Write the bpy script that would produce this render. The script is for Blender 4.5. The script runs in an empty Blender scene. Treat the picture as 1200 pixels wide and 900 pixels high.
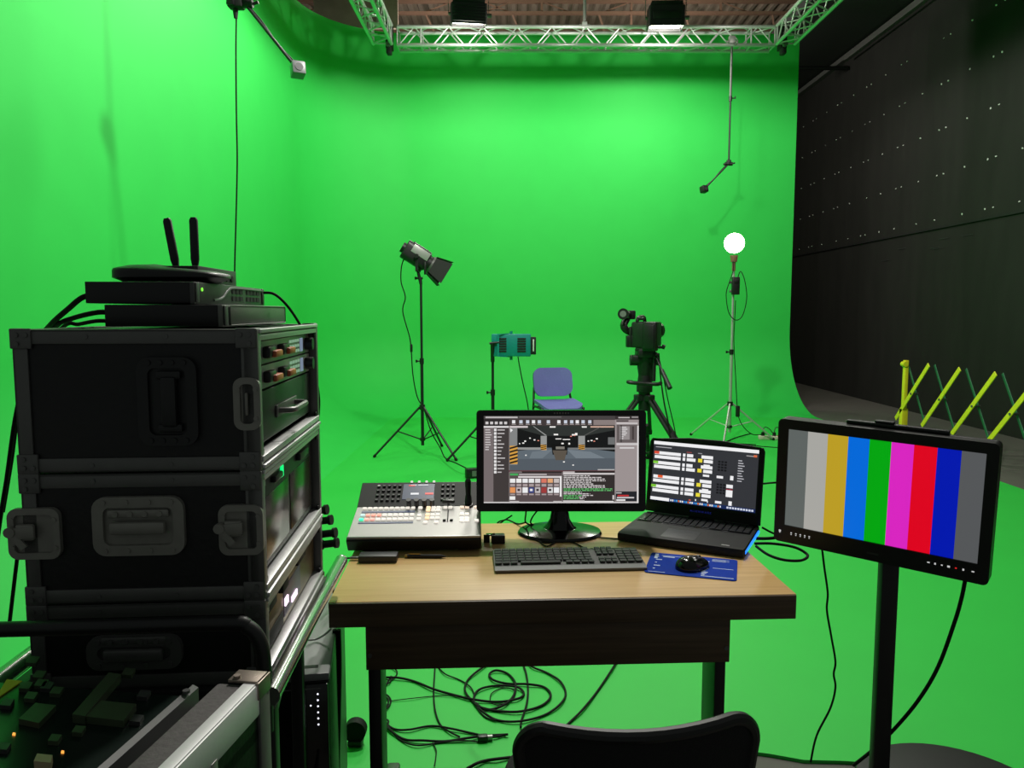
import bpy, bmesh, math, random
from mathutils import Matrix, Vector, Euler
random.seed(7)
PI = math.pi
R = math.radians
SC = bpy.context.scene
COL = SC.collection

# ---------------------------------------------------------------- camera geometry
PITCH = R(5.4); CP, SP = math.cos(PITCH), math.sin(PITCH); EYE = 1.5
def ray(px, py):
    a = (px - 600) / 900; b = -(py - 450) / 900
    return Vector((a, CP + b * SP, -SP + b * CP))
def at(px, py, Y):                       # point of the place seen at a pixel, on the plane y = Y
    r = ray(px, py); return Vector((0, 0, EYE)) + r * (Y / r.y)
def atz(px, py, z=0.0):                  # same, on the plane z
    r = ray(px, py); return Vector((0, 0, EYE)) + r * ((z - EYE) / r.z)

# ---------------------------------------------------------------- materials
def lin(c):
    out = []
    for v in c[:3]:
        v = v / 255
        out.append(v / 12.92 if v <= 0.04045 else ((v + 0.055) / 1.055) ** 2.4)
    return tuple(out) + (1.0,)
MATS = {}
def mat(name, rgb, rough=0.5, metal=0.0, var=0.12, scale=30.0, bump=0.0, spec=0.5, raw=None, stretch=None):
    if name in MATS: return MATS[name]
    m = bpy.data.materials.new(name); m.use_nodes = True
    nt = m.node_tree; b = nt.nodes['Principled BSDF']
    col = raw + (1.0,) if raw else lin(rgb)
    b.inputs['Roughness'].default_value = rough
    b.inputs['Metallic'].default_value = metal
    b.inputs['Specular IOR Level'].default_value = spec
    tc = nt.nodes.new('ShaderNodeTexCoord'); nz = nt.nodes.new('ShaderNodeTexNoise')
    nz.inputs['Scale'].default_value = scale; nz.inputs['Detail'].default_value = 4
    if stretch:
        mp = nt.nodes.new('ShaderNodeMapping'); mp.inputs['Scale'].default_value = stretch
        nt.links.new(tc.outputs['Object'], mp.inputs['Vector']); nt.links.new(mp.outputs['Vector'], nz.inputs['Vector'])
    else:
        nt.links.new(tc.outputs['Object'], nz.inputs['Vector'])
    mx = nt.nodes.new('ShaderNodeMix'); mx.data_type = 'RGBA'
    mx.inputs['A'].default_value = tuple(max(0, c * (1 - var)) for c in col[:3]) + (1,)
    mx.inputs['B'].default_value = tuple(min(1, c * (1 + var)) for c in col[:3]) + (1,)
    nt.links.new(nz.outputs['Fac'], mx.inputs['Factor'])
    nt.links.new(mx.outputs['Result'], b.inputs['Base Color'])
    if bump:
        bp = nt.nodes.new('ShaderNodeBump'); bp.inputs['Strength'].default_value = bump; bp.inputs['Distance'].default_value = 0.01
        nt.links.new(nz.outputs['Fac'], bp.inputs['Height']); nt.links.new(bp.outputs['Normal'], b.inputs['Normal'])
    MATS[name] = m
    return m
def glow(rgb, s=1.0):
    name = 'glow_%d_%d_%d_%d' % (rgb[0], rgb[1], rgb[2], int(s * 100))
    if name in MATS: return MATS[name]
    m = bpy.data.materials.new(name); m.use_nodes = True
    nt = m.node_tree; b = nt.nodes['Principled BSDF']
    b.inputs['Base Color'].default_value = (0.01, 0.01, 0.01, 1); b.inputs['Roughness'].default_value = 0.35
    b.inputs['Emission Color'].default_value = lin(rgb); b.inputs['Emission Strength'].default_value = s
    MATS[name] = m
    return m

GREEN = mat('chroma_green_paint', None, 0.62, raw=(0.030, 0.56, 0.078), var=0.05, scale=3.0, spec=0.3)
GREENF = mat('chroma_green_floor', None, 0.5, raw=(0.031, 0.545, 0.064), var=0.06, scale=2.2, spec=0.35)
CONC = mat('grey_concrete', (90, 88, 82), 0.75, var=0.15, scale=4, bump=0.1)
BLACKW = mat('black_wall_board', (34, 33, 31), 0.75, var=0.35, scale=5, bump=0.05, spec=0.3, stretch=(1, 1, 0.25))
ROOF = mat('brown_roof_sheet', (150, 134, 120), 0.6, var=0.25, scale=6)
RUST = mat('red_brown_steel', (128, 98, 82), 0.6, var=0.2, scale=12)
ALU = mat('aluminium', (205, 205, 205), 0.42, 0.55, var=0.06, scale=60)
ALUD = mat('dull_aluminium', (150, 149, 146), 0.45, 0.5, var=0.1, scale=60)
CHROME = mat('chrome', (225, 225, 225), 0.14, 1.0, var=0.03)
STEEL = mat('dark_steel', (104, 104, 102), 0.45, 0.5, var=0.1)
BLK = mat('black_plastic', (20, 20, 21), 0.42, var=0.15, scale=40)
BLKM = mat('black_matt', (16, 16, 17), 0.7, var=0.2, scale=40)
BLKG = mat('black_gloss', (10, 10, 11), 0.14, var=0.1)
LAM = mat('black_laminate', (15, 15, 16), 0.5, var=0.25, scale=80, bump=0.08)
BPOW = mat('black_powder_coat', (24, 24, 25), 0.45, var=0.2, scale=90)
RUB = mat('black_rubber', (12, 12, 12), 0.7, var=0.15, spec=0.25)
DGREY = mat('dark_grey_plastic', (52, 53, 54), 0.5, var=0.1)
MGREY = mat('mid_grey_plastic', (112, 113, 112), 0.45, var=0.08)
LGREY = mat('light_grey_metal', (168, 168, 166), 0.4, 0.4, var=0.05)
HARD = mat('zinc_hardware', (140, 138, 131), 0.45, 0.3, var=0.12, scale=50)
RIM = mat('brushed_aluminium_rim', (222, 222, 222), 0.5, 0.3, var=0.05, scale=80)
FOAM = mat('grey_foam', (88, 84, 84), 0.9, var=0.25, scale=120, bump=0.2)
WHITEP = mat('white_plastic', (225, 225, 222), 0.4, var=0.03)
BLUEF = mat('lavender_blue_fabric', (112, 112, 180), 0.85, var=0.12, scale=90, bump=0.15)
TEAL = mat('teal_enamel', (8, 132, 128), 0.45, var=0.06)
MESHF = mat('black_mesh_fabric', (14, 14, 15), 0.85, var=0.35, scale=260, bump=0.3)
YEL = mat('yellow_paint', (222, 214, 40), 0.45, var=0.08, scale=20)
GRNSHADE = mat('green_shaded_slats', (26, 92, 60), 0.5, var=0.1)  # green shade of the barrier's crossing slats, put into their colour
GOLD = mat('bronze_panel', (112, 92, 60), 0.35, 0.7, var=0.1)
ORNG = mat('orange_brown_plastic', (190, 96, 56), 0.45, var=0.1)
BLUEP = mat('blue_mouse_pad', (18, 58, 168), 0.8, var=0.12, scale=60, spec=0.15)
BLUEL = mat('pale_blue_print', (205, 218, 245), 0.7, var=0.06)
PCB = mat('dark_circuit_board', (10, 26, 20), 0.25, var=0.3, scale=40)
CHIP = mat('olive_chip', (58, 72, 50), 0.5, var=0.2, scale=50)
STICK = mat('yellow_sticker', (205, 190, 20), 0.5, var=0.05)
PCGR = mat('grey_pc_top', (120, 122, 122), 0.45, var=0.06)
SWG = mat('silver_grey_panel', (150, 148, 146), 0.38, 0.5, var=0.04)

def wood(name, a, b_, rough):
    m = bpy.data.materials.new(name); m.use_nodes = True
    nt = m.node_tree; b = nt.nodes['Principled BSDF']; b.inputs['Roughness'].default_value = rough
    tc = nt.nodes.new('ShaderNodeTexCoord'); mp = nt.nodes.new('ShaderNodeMapping')
    mp.inputs['Scale'].default_value = (1.5, 28, 40)
    nz = nt.nodes.new('ShaderNodeTexNoise'); nz.inputs['Scale'].default_value = 2.2; nz.inputs['Detail'].default_value = 6
    cr = nt.nodes.new('ShaderNodeValToRGB')
    cr.color_ramp.elements[0].position = 0.3; cr.color_ramp.elements[0].color = lin(a)
    cr.color_ramp.elements[1].position = 0.7; cr.color_ramp.elements[1].color = lin(b_)
    nt.links.new(tc.outputs['Object'], mp.inputs['Vector']); nt.links.new(mp.outputs['Vector'], nz.inputs['Vector'])
    nt.links.new(nz.outputs['Fac'], cr.inputs['Fac']); nt.links.new(cr.outputs['Color'], b.inputs['Base Color'])
    MATS[name] = m; return m
WOOD = wood('beech_laminate', (206, 164, 104), (222, 182, 122), 0.42)
WOODD = wood('dark_walnut_laminate', (74, 58, 42), (98, 78, 58), 0.5)

# ---------------------------------------------------------------- mesh builder
def catmull(pts, res=6, closed=False):
    pts = [Vector(p) for p in pts]
    if len(pts) < 3: return pts
    n = len(pts); out = []
    rng = range(n) if closed else range(n - 1)
    for i in rng:
        if closed: p0, p1, p2, p3 = pts[i - 1], pts[i], pts[(i + 1) % n], pts[(i + 2) % n]
        else: p0, p1, p2, p3 = pts[max(i - 1, 0)], pts[i], pts[i + 1], pts[min(i + 2, n - 1)]
        for k in range(res):
            t = k / res
            out.append(0.5 * ((2 * p1) + (p2 - p0) * t + (2 * p0 - 5 * p1 + 4 * p2 - p3) * t * t + (3 * p1 - p0 - 3 * p2 + p3) * t ** 3))
    if not closed: out.append(pts[-1])
    return out
def rrect(w, h, r, n=5):
    out = []
    for cx, cy, a0 in ((w / 2 - r, h / 2 - r, 0), (-w / 2 + r, h / 2 - r, 90), (-w / 2 + r, -h / 2 + r, 180), (w / 2 - r, -h / 2 + r, 270)):
        for k in range(n + 1):
            a = R(a0 + 90 * k / n); out.append((cx + r * math.cos(a), cy + r * math.sin(a)))
    return out
def circ(r, n=24): return [(r * math.cos(2 * PI * k / n), r * math.sin(2 * PI * k / n)) for k in range(n)]
AX = {'y': lambda u, v, t: (u, t, v), 'z': lambda u, v, t: (u, v, t), 'x': lambda u, v, t: (t, u, v)}
class MB:
    def __init__(s): s.v = []; s.f = []; s.m = []; s.T = Matrix.Identity(4)
    def raw(s, vs, fs, mi=0):
        o = len(s.v)
        for p in vs: s.v.append(tuple(s.T @ Vector(p)))
        for f in fs: s.f.append([i + o for i in f]); s.m.append(mi)
        return s
    def bmadd(s, bm, mi=0):
        bm.verts.index_update()
        s.raw([v.co[:] for v in bm.verts], [[v.index for v in f.verts] for f in bm.faces], mi); bm.free(); return s
    def box(s, c, d, mi=0, bev=0.0, seg=2, rot=None):
        bm = bmesh.new(); bmesh.ops.create_cube(bm, size=1)
        bmesh.ops.scale(bm, vec=d, verts=bm.verts)
        if bev: bmesh.ops.bevel(bm, geom=bm.edges[:], offset=bev, segments=seg, affect='EDGES', profile=0.5)
        if rot is not None: bmesh.ops.transform(bm, matrix=rot.to_4x4(), verts=bm.verts)
        bmesh.ops.translate(bm, vec=c, verts=bm.verts)
        return s.bmadd(bm, mi)
    def b2(s, lo, hi, mi=0, bev=0.0, seg=2):
        return s.box([(a + b) / 2 for a, b in zip(lo, hi)], [abs(b - a) for a, b in zip(lo, hi)], mi, bev, seg)
    def bar(s, p0, p1, w, t, mi=0, bev=0.0, up=(0, 0, 1)):       # rectangular bar from p0 to p1
        p0, p1 = Vector(p0), Vector(p1); d = p1 - p0; L = d.length; x = d.normalized()
        u = Vector(up)
        if abs(x.dot(u)) > 0.98: u = Vector((0, 1, 0))
        y = u.cross(x).normalized(); z = x.cross(y)
        return s.box((p0 + p1) / 2, (L, w, t), mi, bev, 1, Matrix((x, y, z)).transposed())
    def cyl(s, p0, p1, r, r2=None, n=16, mi=0):
        p0, p1 = Vector(p0), Vector(p1); r2 = r if r2 is None else r2
        x = (p1 - p0).normalized(); u = Vector((0, 0, 1)) if abs(x.z) < 0.9 else Vector((1, 0, 0))
        a = x.cross(u).normalized(); b = x.cross(a)
        vs = []
        for p, q in ((p0, r), (p1, r2)):
            for k in range(n):
                t = 2 * PI * k / n; vs.append(p + a * (q * math.cos(t)) + b * (q * math.sin(t)))
        fs = [[k, (k + 1) % n, n + (k + 1) % n, n + k] for k in range(n)]
        fs += [list(range(n))[::-1], list(range(n, 2 * n))]
        return s.raw(vs, fs, mi)
    def tube(s, pts, r, n=8, mi=0, res=6, closed=False, smooth=True):
        P = catmull(pts, res, closed) if smooth else [Vector(p) for p in pts]
        m = len(P); vs = []; nrm = None
        for i, p in enumerate(P):
            if closed: t = P[(i + 1) % m] - P[i - 1]
            else: t = P[min(i + 1, m - 1)] - P[max(i - 1, 0)]
            t = t.normalized() if t.length > 1e-9 else Vector((0, 0, 1))
            if nrm is None: nrm = t.orthogonal().normalized()
            nrm = (nrm - t * nrm.dot(t)); nrm = nrm.normalized() if nrm.length > 1e-6 else t.orthogonal().normalized()
            b = t.cross(nrm)
            rr = r(i / (m - 1)) if callable(r) else r
            for k in range(n):
                a = 2 * PI * k / n; vs.append(p + nrm * (rr * math.cos(a)) + b * (rr * math.sin(a)))
        fs = []
        for i in range(m if closed else m - 1):
            j = (i + 1) % m
            for k in range(n): fs.append([i * n + k, i * n + (k + 1) % n, j * n + (k + 1) % n, j * n + k])
        if not closed: fs += [list(range(n))[::-1], [(m - 1) * n + k for k in range(n)]]
        return s.raw(vs, fs, mi)
    def sph(s, c, r, mi=0, sc=(1, 1, 1), n=20):
        bm = bmesh.new(); bmesh.ops.create_uvsphere(bm, u_segments=n, v_segments=n // 2 + 2, radius=r)
        bmesh.ops.scale(bm, vec=sc, verts=bm.verts); bmesh.ops.translate(bm, vec=c, verts=bm.verts)
        return s.bmadd(bm, mi)
    def prism(s, poly, t0, t1, ax='y', mi=0, bev=0.0):
        f = AX[ax]; n = len(poly)
        bm = bmesh.new()
        a = [bm.verts.new(f(u, v, t0)) for u, v in poly]; b = [bm.verts.new(f(u, v, t1)) for u, v in poly]
        fa = bm.faces.new(a); fb = bm.faces.new(b[::-1])
        for k in range(n): bm.faces.new((a[k], b[k], b[(k + 1) % n], a[(k + 1) % n]))
        bmesh.ops.recalc_face_normals(bm, faces=bm.faces)
        if bev:
            es = list({e for fc in (fa, fb) for e in fc.edges})
            bmesh.ops.bevel(bm, geom=es, offset=bev, segments=2, affect='EDGES', profile=0.5)
        return s.bmadd(bm, mi)
    def frame(s, outer, inner, t0, t1, ax='y', mi=0):            # flat ring with thickness; same point count
        f = AX[ax]; n = len(outer)
        vs = [f(u, v, t) for t in (t0, t1) for L in (outer, inner) for u, v in L]
        fs = []
        for k in range(n):
            j = (k + 1) % n
            fs += [[k, j, n + j, n + k], [2 * n + k, 3 * n + k, 3 * n + j, 2 * n + j], [k, 2 * n + k, 2 * n + j, j], [n + k, n + j, 3 * n + j, 3 * n + k]]
        return s.raw(vs, fs, mi)
    def lathe(s, prof, c=(0, 0, 0), n=28, mi=0, sx=1, sy=1):     # profile of (r, z), about z
        c = Vector(c); vs = []; m = len(prof)
        for r, z in prof:
            for k in range(n):
                a = 2 * PI * k / n; vs.append(c + Vector((r * math.cos(a) * sx, r * math.sin(a) * sy, z)))
        fs = [[i * n + k, i * n + (k + 1) % n, (i + 1) * n + (k + 1) % n, (i + 1) * n + k] for i in range(m - 1) for k in range(n)]
        fs += [list(range(n))[::-1], [(m - 1) * n + k for k in range(n)]]
        return s.raw(vs, fs, mi)
    def quad(s, a, b, c, d, mi=0): return s.raw([a, b, c, d], [[0, 1, 2, 3]], mi)
    def each(s, name, mats, parent):          # one object per loose piece
        par = list(range(len(s.v)))
        def find(i):
            while par[i] != i: par[i] = par[par[i]]; i = par[i]
            return i
        for f in s.f:
            for i in f[1:]: par[find(i)] = find(f[0])
        groups = {}
        for f, m in zip(s.f, s.m): groups.setdefault(find(f[0]), []).append((f, m))
        out = []
        for g in groups.values():
            q = MB(); mp = {}
            for f, m in g:
                nf = []
                for i in f:
                    if i not in mp: mp[i] = len(q.v); q.v.append(s.v[i])
                    nf.append(mp[i])
                q.f.append(nf); q.m.append(m)
            out.append(q.build(name, mats, parent))
        return out
    def build(s, name, mats, parent=None, ang=35, norm=True):
        me = bpy.data.meshes.new(name); me.from_pydata(s.v, [], s.f); me.update()
        for m in (mats if isinstance(mats, (list, tuple)) else [mats]): me.materials.append(m)
        me.polygons.foreach_set('material_index', s.m)
        if norm:
            bm = bmesh.new(); bm.from_mesh(me); bmesh.ops.recalc_face_normals(bm, faces=bm.faces); bm.to_mesh(me); bm.free()
        me.polygons.foreach_set('use_smooth', [True] * len(me.polygons))
        me.set_sharp_from_angle(angle=R(ang))
        o = bpy.data.objects.new(name, me); COL.objects.link(o)
        if parent: o.parent = parent
        return o

def thing(name, label, cat, loc=(0, 0, 0), rz=0.0, group=None, rot=None):
    o = bpy.data.objects.new(name, None); COL.objects.link(o)
    o.empty_display_size = 0.1
    o.location = loc; o.rotation_euler = rot if rot is not None else (0, 0, R(rz))
    o['label'] = label; o['category'] = cat
    if group: o['group'] = group
    return o
def tag(o, label, cat, group=None, kind=None):
    o['label'] = label; o['category'] = cat
    if group: o['group'] = group
    if kind: o['kind'] = kind
    return o
def struct(o, label=None):
    o['kind'] = 'structure'
    if label: o['label'] = label; 
    return o
def copy_tree(o, parent=None):
    c = o.copy(); COL.objects.link(c)
    if parent: c.parent = parent
    for ch in list(o.children): copy_tree(ch, c)
    return c
def mtx(loc, rot): return Matrix.Translation(loc) @ Euler(rot).to_matrix().to_4x4()
def cable(name, pts, r, label, m=None, cat='cable', group=None, res=6, n=8):
    # origin of a cable sits at its first point
    p0 = Vector(pts[0]); q = MB().tube([Vector(p) - p0 for p in pts], r, n, 0, res)
    o = q.build(name, m or RUB); o.location = p0
    return tag(o, label, cat, group)
E1, WORLD, EXPO = 215, 0.105, 0.0
# ================================================================ SETTING
XL, XR, YB, ZT, RC, RP = -2.9, 4.33, 12.0, 5.66, 1.2, 1.45
def cyc():
    plan = [(XL, 2.2 + (YB - RP - 2.2) * k / 24, 1, 0) for k in range(25)]
    for k in range(1, 25):
        a = PI - (PI / 2) * k / 24
        plan.append((XL + RP + RP * math.cos(a), YB - RP + RP * math.sin(a), -math.cos(a), -math.sin(a)))
    for k in range(1, 16): plan.append((XL + RP + (XR - XL - RP) * k / 15, YB, 0, -1))
    prof = [(RC - RC * math.sin(PI / 2 * k / 16), RC - RC * math.cos(PI / 2 * k / 16)) for k in range(17)]
    prof += [(0, RC + (ZT - RC) * k / 10) for k in range(1, 11)]
    vs = [(x + nx * d, y + ny * d, z) for x, y, nx, ny in plan for d, z in prof]
    m = len(prof)
    fs = [[i * m + k, (i + 1) * m + k, (i + 1) * m + k + 1, i * m + k + 1] for i in range(len(plan) - 1) for k in range(m - 1)]
    T_ = 0.04; out = [(x - nx * T_ + nx * d * (1 + T_ / RC), y - ny * T_ + ny * d * (1 + T_ / RC), z - (T_ if d > 0 else 0) * (d / RC) ** 2) for x, y, nx, ny in plan for d, z in prof]
    q = MB().raw(vs, fs).raw(out, [f[::-1] for f in fs])
    last = (len(plan) - 1) * m
    for i0 in (0, last):
        for k in range(m - 1): q.quad(vs[i0 + k], vs[i0 + k + 1], out[i0 + k + 1], out[i0 + k])
    for i in range(len(plan) - 1): q.quad(vs[i * m + m - 1], vs[(i + 1) * m + m - 1], out[(i + 1) * m + m - 1], out[i * m + m - 1])
    o = q.build('wall_back', GREEN, None, 60, norm=False)
    struct(o, 'green screen wall curving round the corner and down to the floor')
    return o
wb = cyc()
# orient the shell so its thickness grows outwards
fl = [(XR, 2.1)]
for k in range(0, 13):
    a = PI / 2 * k / 12; rr = RP - RC
    fl.append((XL + RP + rr * math.cos(PI / 2 + a), YB - RP + rr * math.sin(PI / 2 + a)))
fl = [(XR, YB - RC)] + fl[1:] + [(XL + RC, 2.2), (XL, 2.2), (-1.2, 2.2), (-0.4, 2.2), (0.4, 2.25), (0.62, 2.42), (0.78, 2.51), (0.88, 2.485), (0.98, 2.45), (1.1, 2.445), (1.25, 2.43), (1.4, 2.34), (1.6, 2.2), (2.4, 2.1), (XR, 2.1)]
struct(MB().prism(fl, -0.012, 0.0, 'z').build('floor_green', GREENF), 'green painted studio floor')
struct(MB().b2((-4.5, -1.5, -0.2), (6.15, 19.2, -0.012)).build('floor', CONC), 'grey concrete floor')
# black wall on the right, boards with white plugs
w = MB()
w.b2((6.05, 2.0, -0.012), (6.3, 19.2, 2.67), 0)
w.b2((6.035, 2.0, 2.685), (6.3, 19.2, 6.3), 0)
rz_ = random.Random(3)
for zr in (2.80, 3.42, 4.05, 4.68, 5.3):
    for j in range(-5, 9):
        yj = 9.88 + 1.17 * j
        for dy in (-0.085, 0.085, 0.585):
            if rz_.random() < 0.93 and yj + dy > 3:
                w.cyl((6.036, yj + dy, zr), (6.031, yj + dy, zr + rz_.uniform(-.012, .012)), 0.0135, n=8, mi=1)
for k in range(6):
    yk = rz_.uniform(10, 13.5); w.box((6.0345, yk, rz_.uniform(2.3, 2.55)), (0.001, 0.25, 0.006), 2)
struct(w.build('wall_right', [BLACKW, WHITEP, DGREY]), 'black board wall dotted with white plugs')
struct(MB().b2((6.02, 2.0, 2.664), (6.06, 19.2, 2.69)).build('trim_1', BLKM))
struct(MB().b2((5.93, 2.0, 5.98), (6.05, 17.5, 6.06)).b2((5.85, 3.0, 5.90), (5.88, 14.0, 5.93), 0).build('trim_2', mat('grey_cable_tray', (84, 84, 82), .6)))
struct(MB().b2((-4.5, 19.2, -0.012), (6.3, 19.4, 8)).build('wall_rear', mat('dark_brown_boards', (60, 48, 40), 0.8, var=0.2)))
struct(MB().b2((4.45, 2.0, 6.1), (6.3, 19.2, 6.25)).build('ceiling_side', mat('black_ceiling_board', (40, 42, 41), 0.7, var=0.2)))
struct(MB().cyl((4.4, 14.2, 5.83), (6.0, 14.2, 5.83), 0.035).build('trim_3', BPOW))
# corrugated roof
q = MB(); xs = []
x = -5.0; pat = [(0.0, 0), (0.07, 0), (0.10, 0.06), (0.17, 0.06), (0.20, 0)]
prof = []
while x < 6.2:
    for dx, dz in pat[:-1]: prof.append((x + dx, 7.33 + dz))
    x += 0.20
vs = [(a, y, z) for y in (3.0, 19.2) for a, z in prof]; n = len(prof)
q.raw(vs, [[k, k + 1, n + k + 1, n + k] for k in range(n - 1)])
struct(q.build('ceiling', ROOF, None, 20), 'brown corrugated roof sheets')
for y in (14.75, 16.3):
    j = MB()
    j.b2((-4.5, y - .05, 7.16), (6.1, y + .05, 7.24)); j.b2((-4.5, y - .04, 6.95), (6.1, y + .04, 7.0))
    for k in range(20):
        xa = -4.4 + k * 0.55
        if k % 3 == 0: j.bar((xa, y, 6.2 if k % 6 == 0 else 6.98), (xa, y, 7.18), .04, .04)
        (j.bar((xa, y, 6.98), (xa + .55 * (1 if k % 2 else -1), y, 7.18), .02, .02) if k % 3 else None)
    for k in range(7):
        xa = -3.2 + k * 1.6; j.bar((xa, y, 6.98), (xa + .35, y + .6, 6.35), .035, .02)
    o = j.build('trim_5', RUST); struct(o)
struct(MB().b2((-3.3, 13.3, 6.2), (-1.9, 13.36, 6.95)).b2((-2.25, 13.25, 6.25), (-2.12, 13.30, 6.62), 1).build('trim_4', [ROOF, LGREY]))

# ================================================================ TRUSS
def truss(name, label, L, loc, rz, w=0.24):
    t = thing(name, label, 'truss', loc, rz, 'lighting truss around the green screen')
    h = w / 2
    for sy in (-h, h):
        for sz in (-h, h):
            MB().cyl((0, sy, sz), (L, sy, sz), 0.025, n=12).build('chord', ALU, t)
    n = max(1, round(L / 0.46)); p = L / n
    for fc in range(4):
        b = MB()
        for k in range(n):
            x0, xm, x1 = k * p + .02, (k + .5) * p, (k + 1) * p - .02
            for xa, xb in ((x0, xm), (xm, x1)):
                u0, u1 = (-h, h) if xa == x0 else (h, -h)
                P = {0: ((xa, -h, u0), (xb, -h, u1)), 1: ((xa, h, u0), (xb, h, u1)), 2: ((xa, u0, h), (xb, u1, h)), 3: ((xa, u0, -h), (xb, u1, -h))}[fc]
                b.cyl(P[0], P[1], 0.0095, n=8)
        for xe in (0.0, 0.32, L - 0.32, L):
            P = {0: ((xe, -h, -h), (xe, -h, h)), 1: ((xe, h, -h), (xe, h, h)), 2: ((xe, -h, h), (xe, h, h)), 3: ((xe, -h, -h), (xe, h, -h))}[fc]
            b.cyl(P[0], P[1], 0.011, n=8)
        b.build('bracing', ALU, t)
    return t
TY, TZ = 10.88, 5.2
truss('lighting_truss', 'long horizontal aluminium truss running across the back wall', 5.1, (-1.55, TY, TZ), 0)
truss('lighting_truss', 'green-tinted truss running towards the camera near the corner of the green wall', 7.2, (-1.74, 10.7, TZ), -90)
truss('lighting_truss', 'green-tinted truss running towards the camera beside the black wall', 7.2, (3.68, 10.7, TZ), -90)
for x, lb in ((-1.66, 'black clamp block joining the trusses at the green corner'), (3.66, 'black clamp block joining the trusses beside the black wall')):
    t = thing('truss_corner', lb, 'clamp', (x, TY - .08, TZ), 0, 'truss corner blocks')
    MB().box((0, 0, 0.0), (.09, .16, .34), 0, .012).box((0, -.05, -.2), (.07, .12, .1), 0, .02).build('block', BLKM, t)
    MB().cyl((0, -.1, -.14), (0, -.16, -.14), .03).cyl((.0, -.1, .02), (0, -.15, .02), .02).build('bolt', STEEL, t)

# hanging poles above the truss
for x, lb in ((.98, 'slim hanger pole above the middle of the long truss'), (-.40, 'slim hanger pole beside the louvred lamp')):
    t = thing('hanger_pole', lb, 'pole', (x, TY - .1, TZ + .12), 0, 'poles hanging the long truss')
    MB().cyl((0, 0, 0.03), (0, 0, 2.0), .022).build('pole', ALUD, t)
    MB().box((0, 0, .02), (.07, .08, .09), 0, .01).cyl((-.07, 0, .03), (.07, 0, .03), .012).build('clamp', ALU, t)
    MB().box((0, 0, 2.0), (.12, .12, .02), 0, .004).build('ceiling_plate', STEEL, t)

# ================================================================ LAMPS
def spot(name, loc, rot, energy, size=176, blend=.08, rad=.08, col=(1, .97, .9)):
    d = bpy.data.lights.new(name, 'SPOT'); d.energy = energy; d.spot_size = R(size); d.spot_blend = blend
    d.shadow_soft_size = rad; d.color = col
    o = bpy.data.objects.new(name, d); COL.objects.link(o); o.location = loc; o.rotation_euler = rot
    return o
def flood(label, loc, tilt, louvre, rz=0):
    t = thing('studio_floodlight', label, 'lamp', loc, rz, 'floodlights hung over the green screen')
    T = Matrix.Rotation(R(tilt), 4, 'X')
    b = MB(); b.T = T
    # hollow housing, open below
    b.frame(rrect(.46, .30, .03), rrect(.43, .27, .02), -.13, .09, 'z'); b.prism(rrect(.46, .30, .03), .09, .115, 'z')
    b.build('housing', BLK, t)
    f = MB(); f.T = T
    for k in range(9 if louvre else 5):
        y = -.13 + k * (.26 / (8 if louvre else 4)); f.box((0, y, .145), (.40, .008, .06), 0, .002)
    if louvre:
        for k in range(6): f.box((0, -.16, -.10 + k * .035), (.42, .02, .008), 0, .002)
    else:
        f.box((0, -.155, .0), (.36, .012, .09), 0, .004)
    f.each('cooling_fin', BLKM, t)
    e = MB(); e.T = T; e.prism(rrect(.40, .24, .02), -.095, -.085, 'z'); e.build('lamp_face', glow((255, 250, 235), 14), t)
    y = MB(); y.bar((-.26, 0, 0), (-.26, 0, .30), .03, .006, up=(1, 0, 0)); y.bar((.26, 0, 0), (.26, 0, .30), .03, .006, up=(1, 0, 0)); y.bar((-.26, 0, .30), (.26, 0, .30), .03, .006)
    y.cyl((-.26, 0, 0), (-.22, 0, 0), .02).cyl((.22, 0, 0), (.30, 0, 0), .025)
    y.build('yoke', STEEL, t)
    MB().cyl((0, 0, .30), (0, 0, .95), .02).box((0, 0, .42), (.07, .07, .1), 0, .01).build('hanging_spigot', ALUD, t)
    c = MB(); c.tube([(.1, .02, .14), (.18, .05, .3), (.12, .05, .45), (.03, .03, .6), (.03, .03, .9)], .007); c.build('cable', RUB, t)
    return t
L1 = at(549, 17, 10.35); L2 = at(780, 21, 10.35)
flood('black louvred floodlight with a glowing underside over the long truss, nearer the green corner', L1, 10, True, 8)
flood('black boxy floodlight on a yoke over the long truss, nearer the black wall', L2, 4, False, -3)
ZL = 5.0
spot('flood_beam', (L1.x, 10.15, ZL), (R(4), 0, 0), E1 * .42, rad=.2)
spot('flood_beam', (L2.x, 10.15, ZL), (R(4), 0, 0), E1 * .72, rad=.2)
for x, y, e in ((-1.74, 8.2, .45), (-.25, 6.0, 1.35), (3.68, 8.0, .45), (3.68, 5.2, .3), (.35, 4.35, 2.25)):
    spot('truss_beam', (x, y, ZL), (0, 0, 0), E1 * e, rad=.10 if e > 2 else .28)
for x, e in ((L1.x, 16), (L2.x, 20), (-1.1, 2), (.75, 8), (3.0, 2)):     # added upward spots that brighten the truss, roof and wall top
    spot('upward_fill', (x, 10.28, 5.07), (PI, 0, 0), e * 1.7, 178, .06, .04, (1, .95, .88))
for x in (-1.2, 2.6):      # added unseen warm lights behind the green screen, brightening the roof
    d = bpy.data.lights.new('roof_fill_light', 'POINT'); d.energy = 120; d.shadow_soft_size = .15; d.color = (1, .92, .84)
    o = bpy.data.objects.new('roof_fill_light', d); COL.objects.link(o); o.location = (x, 13.6, 5.7)
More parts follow.
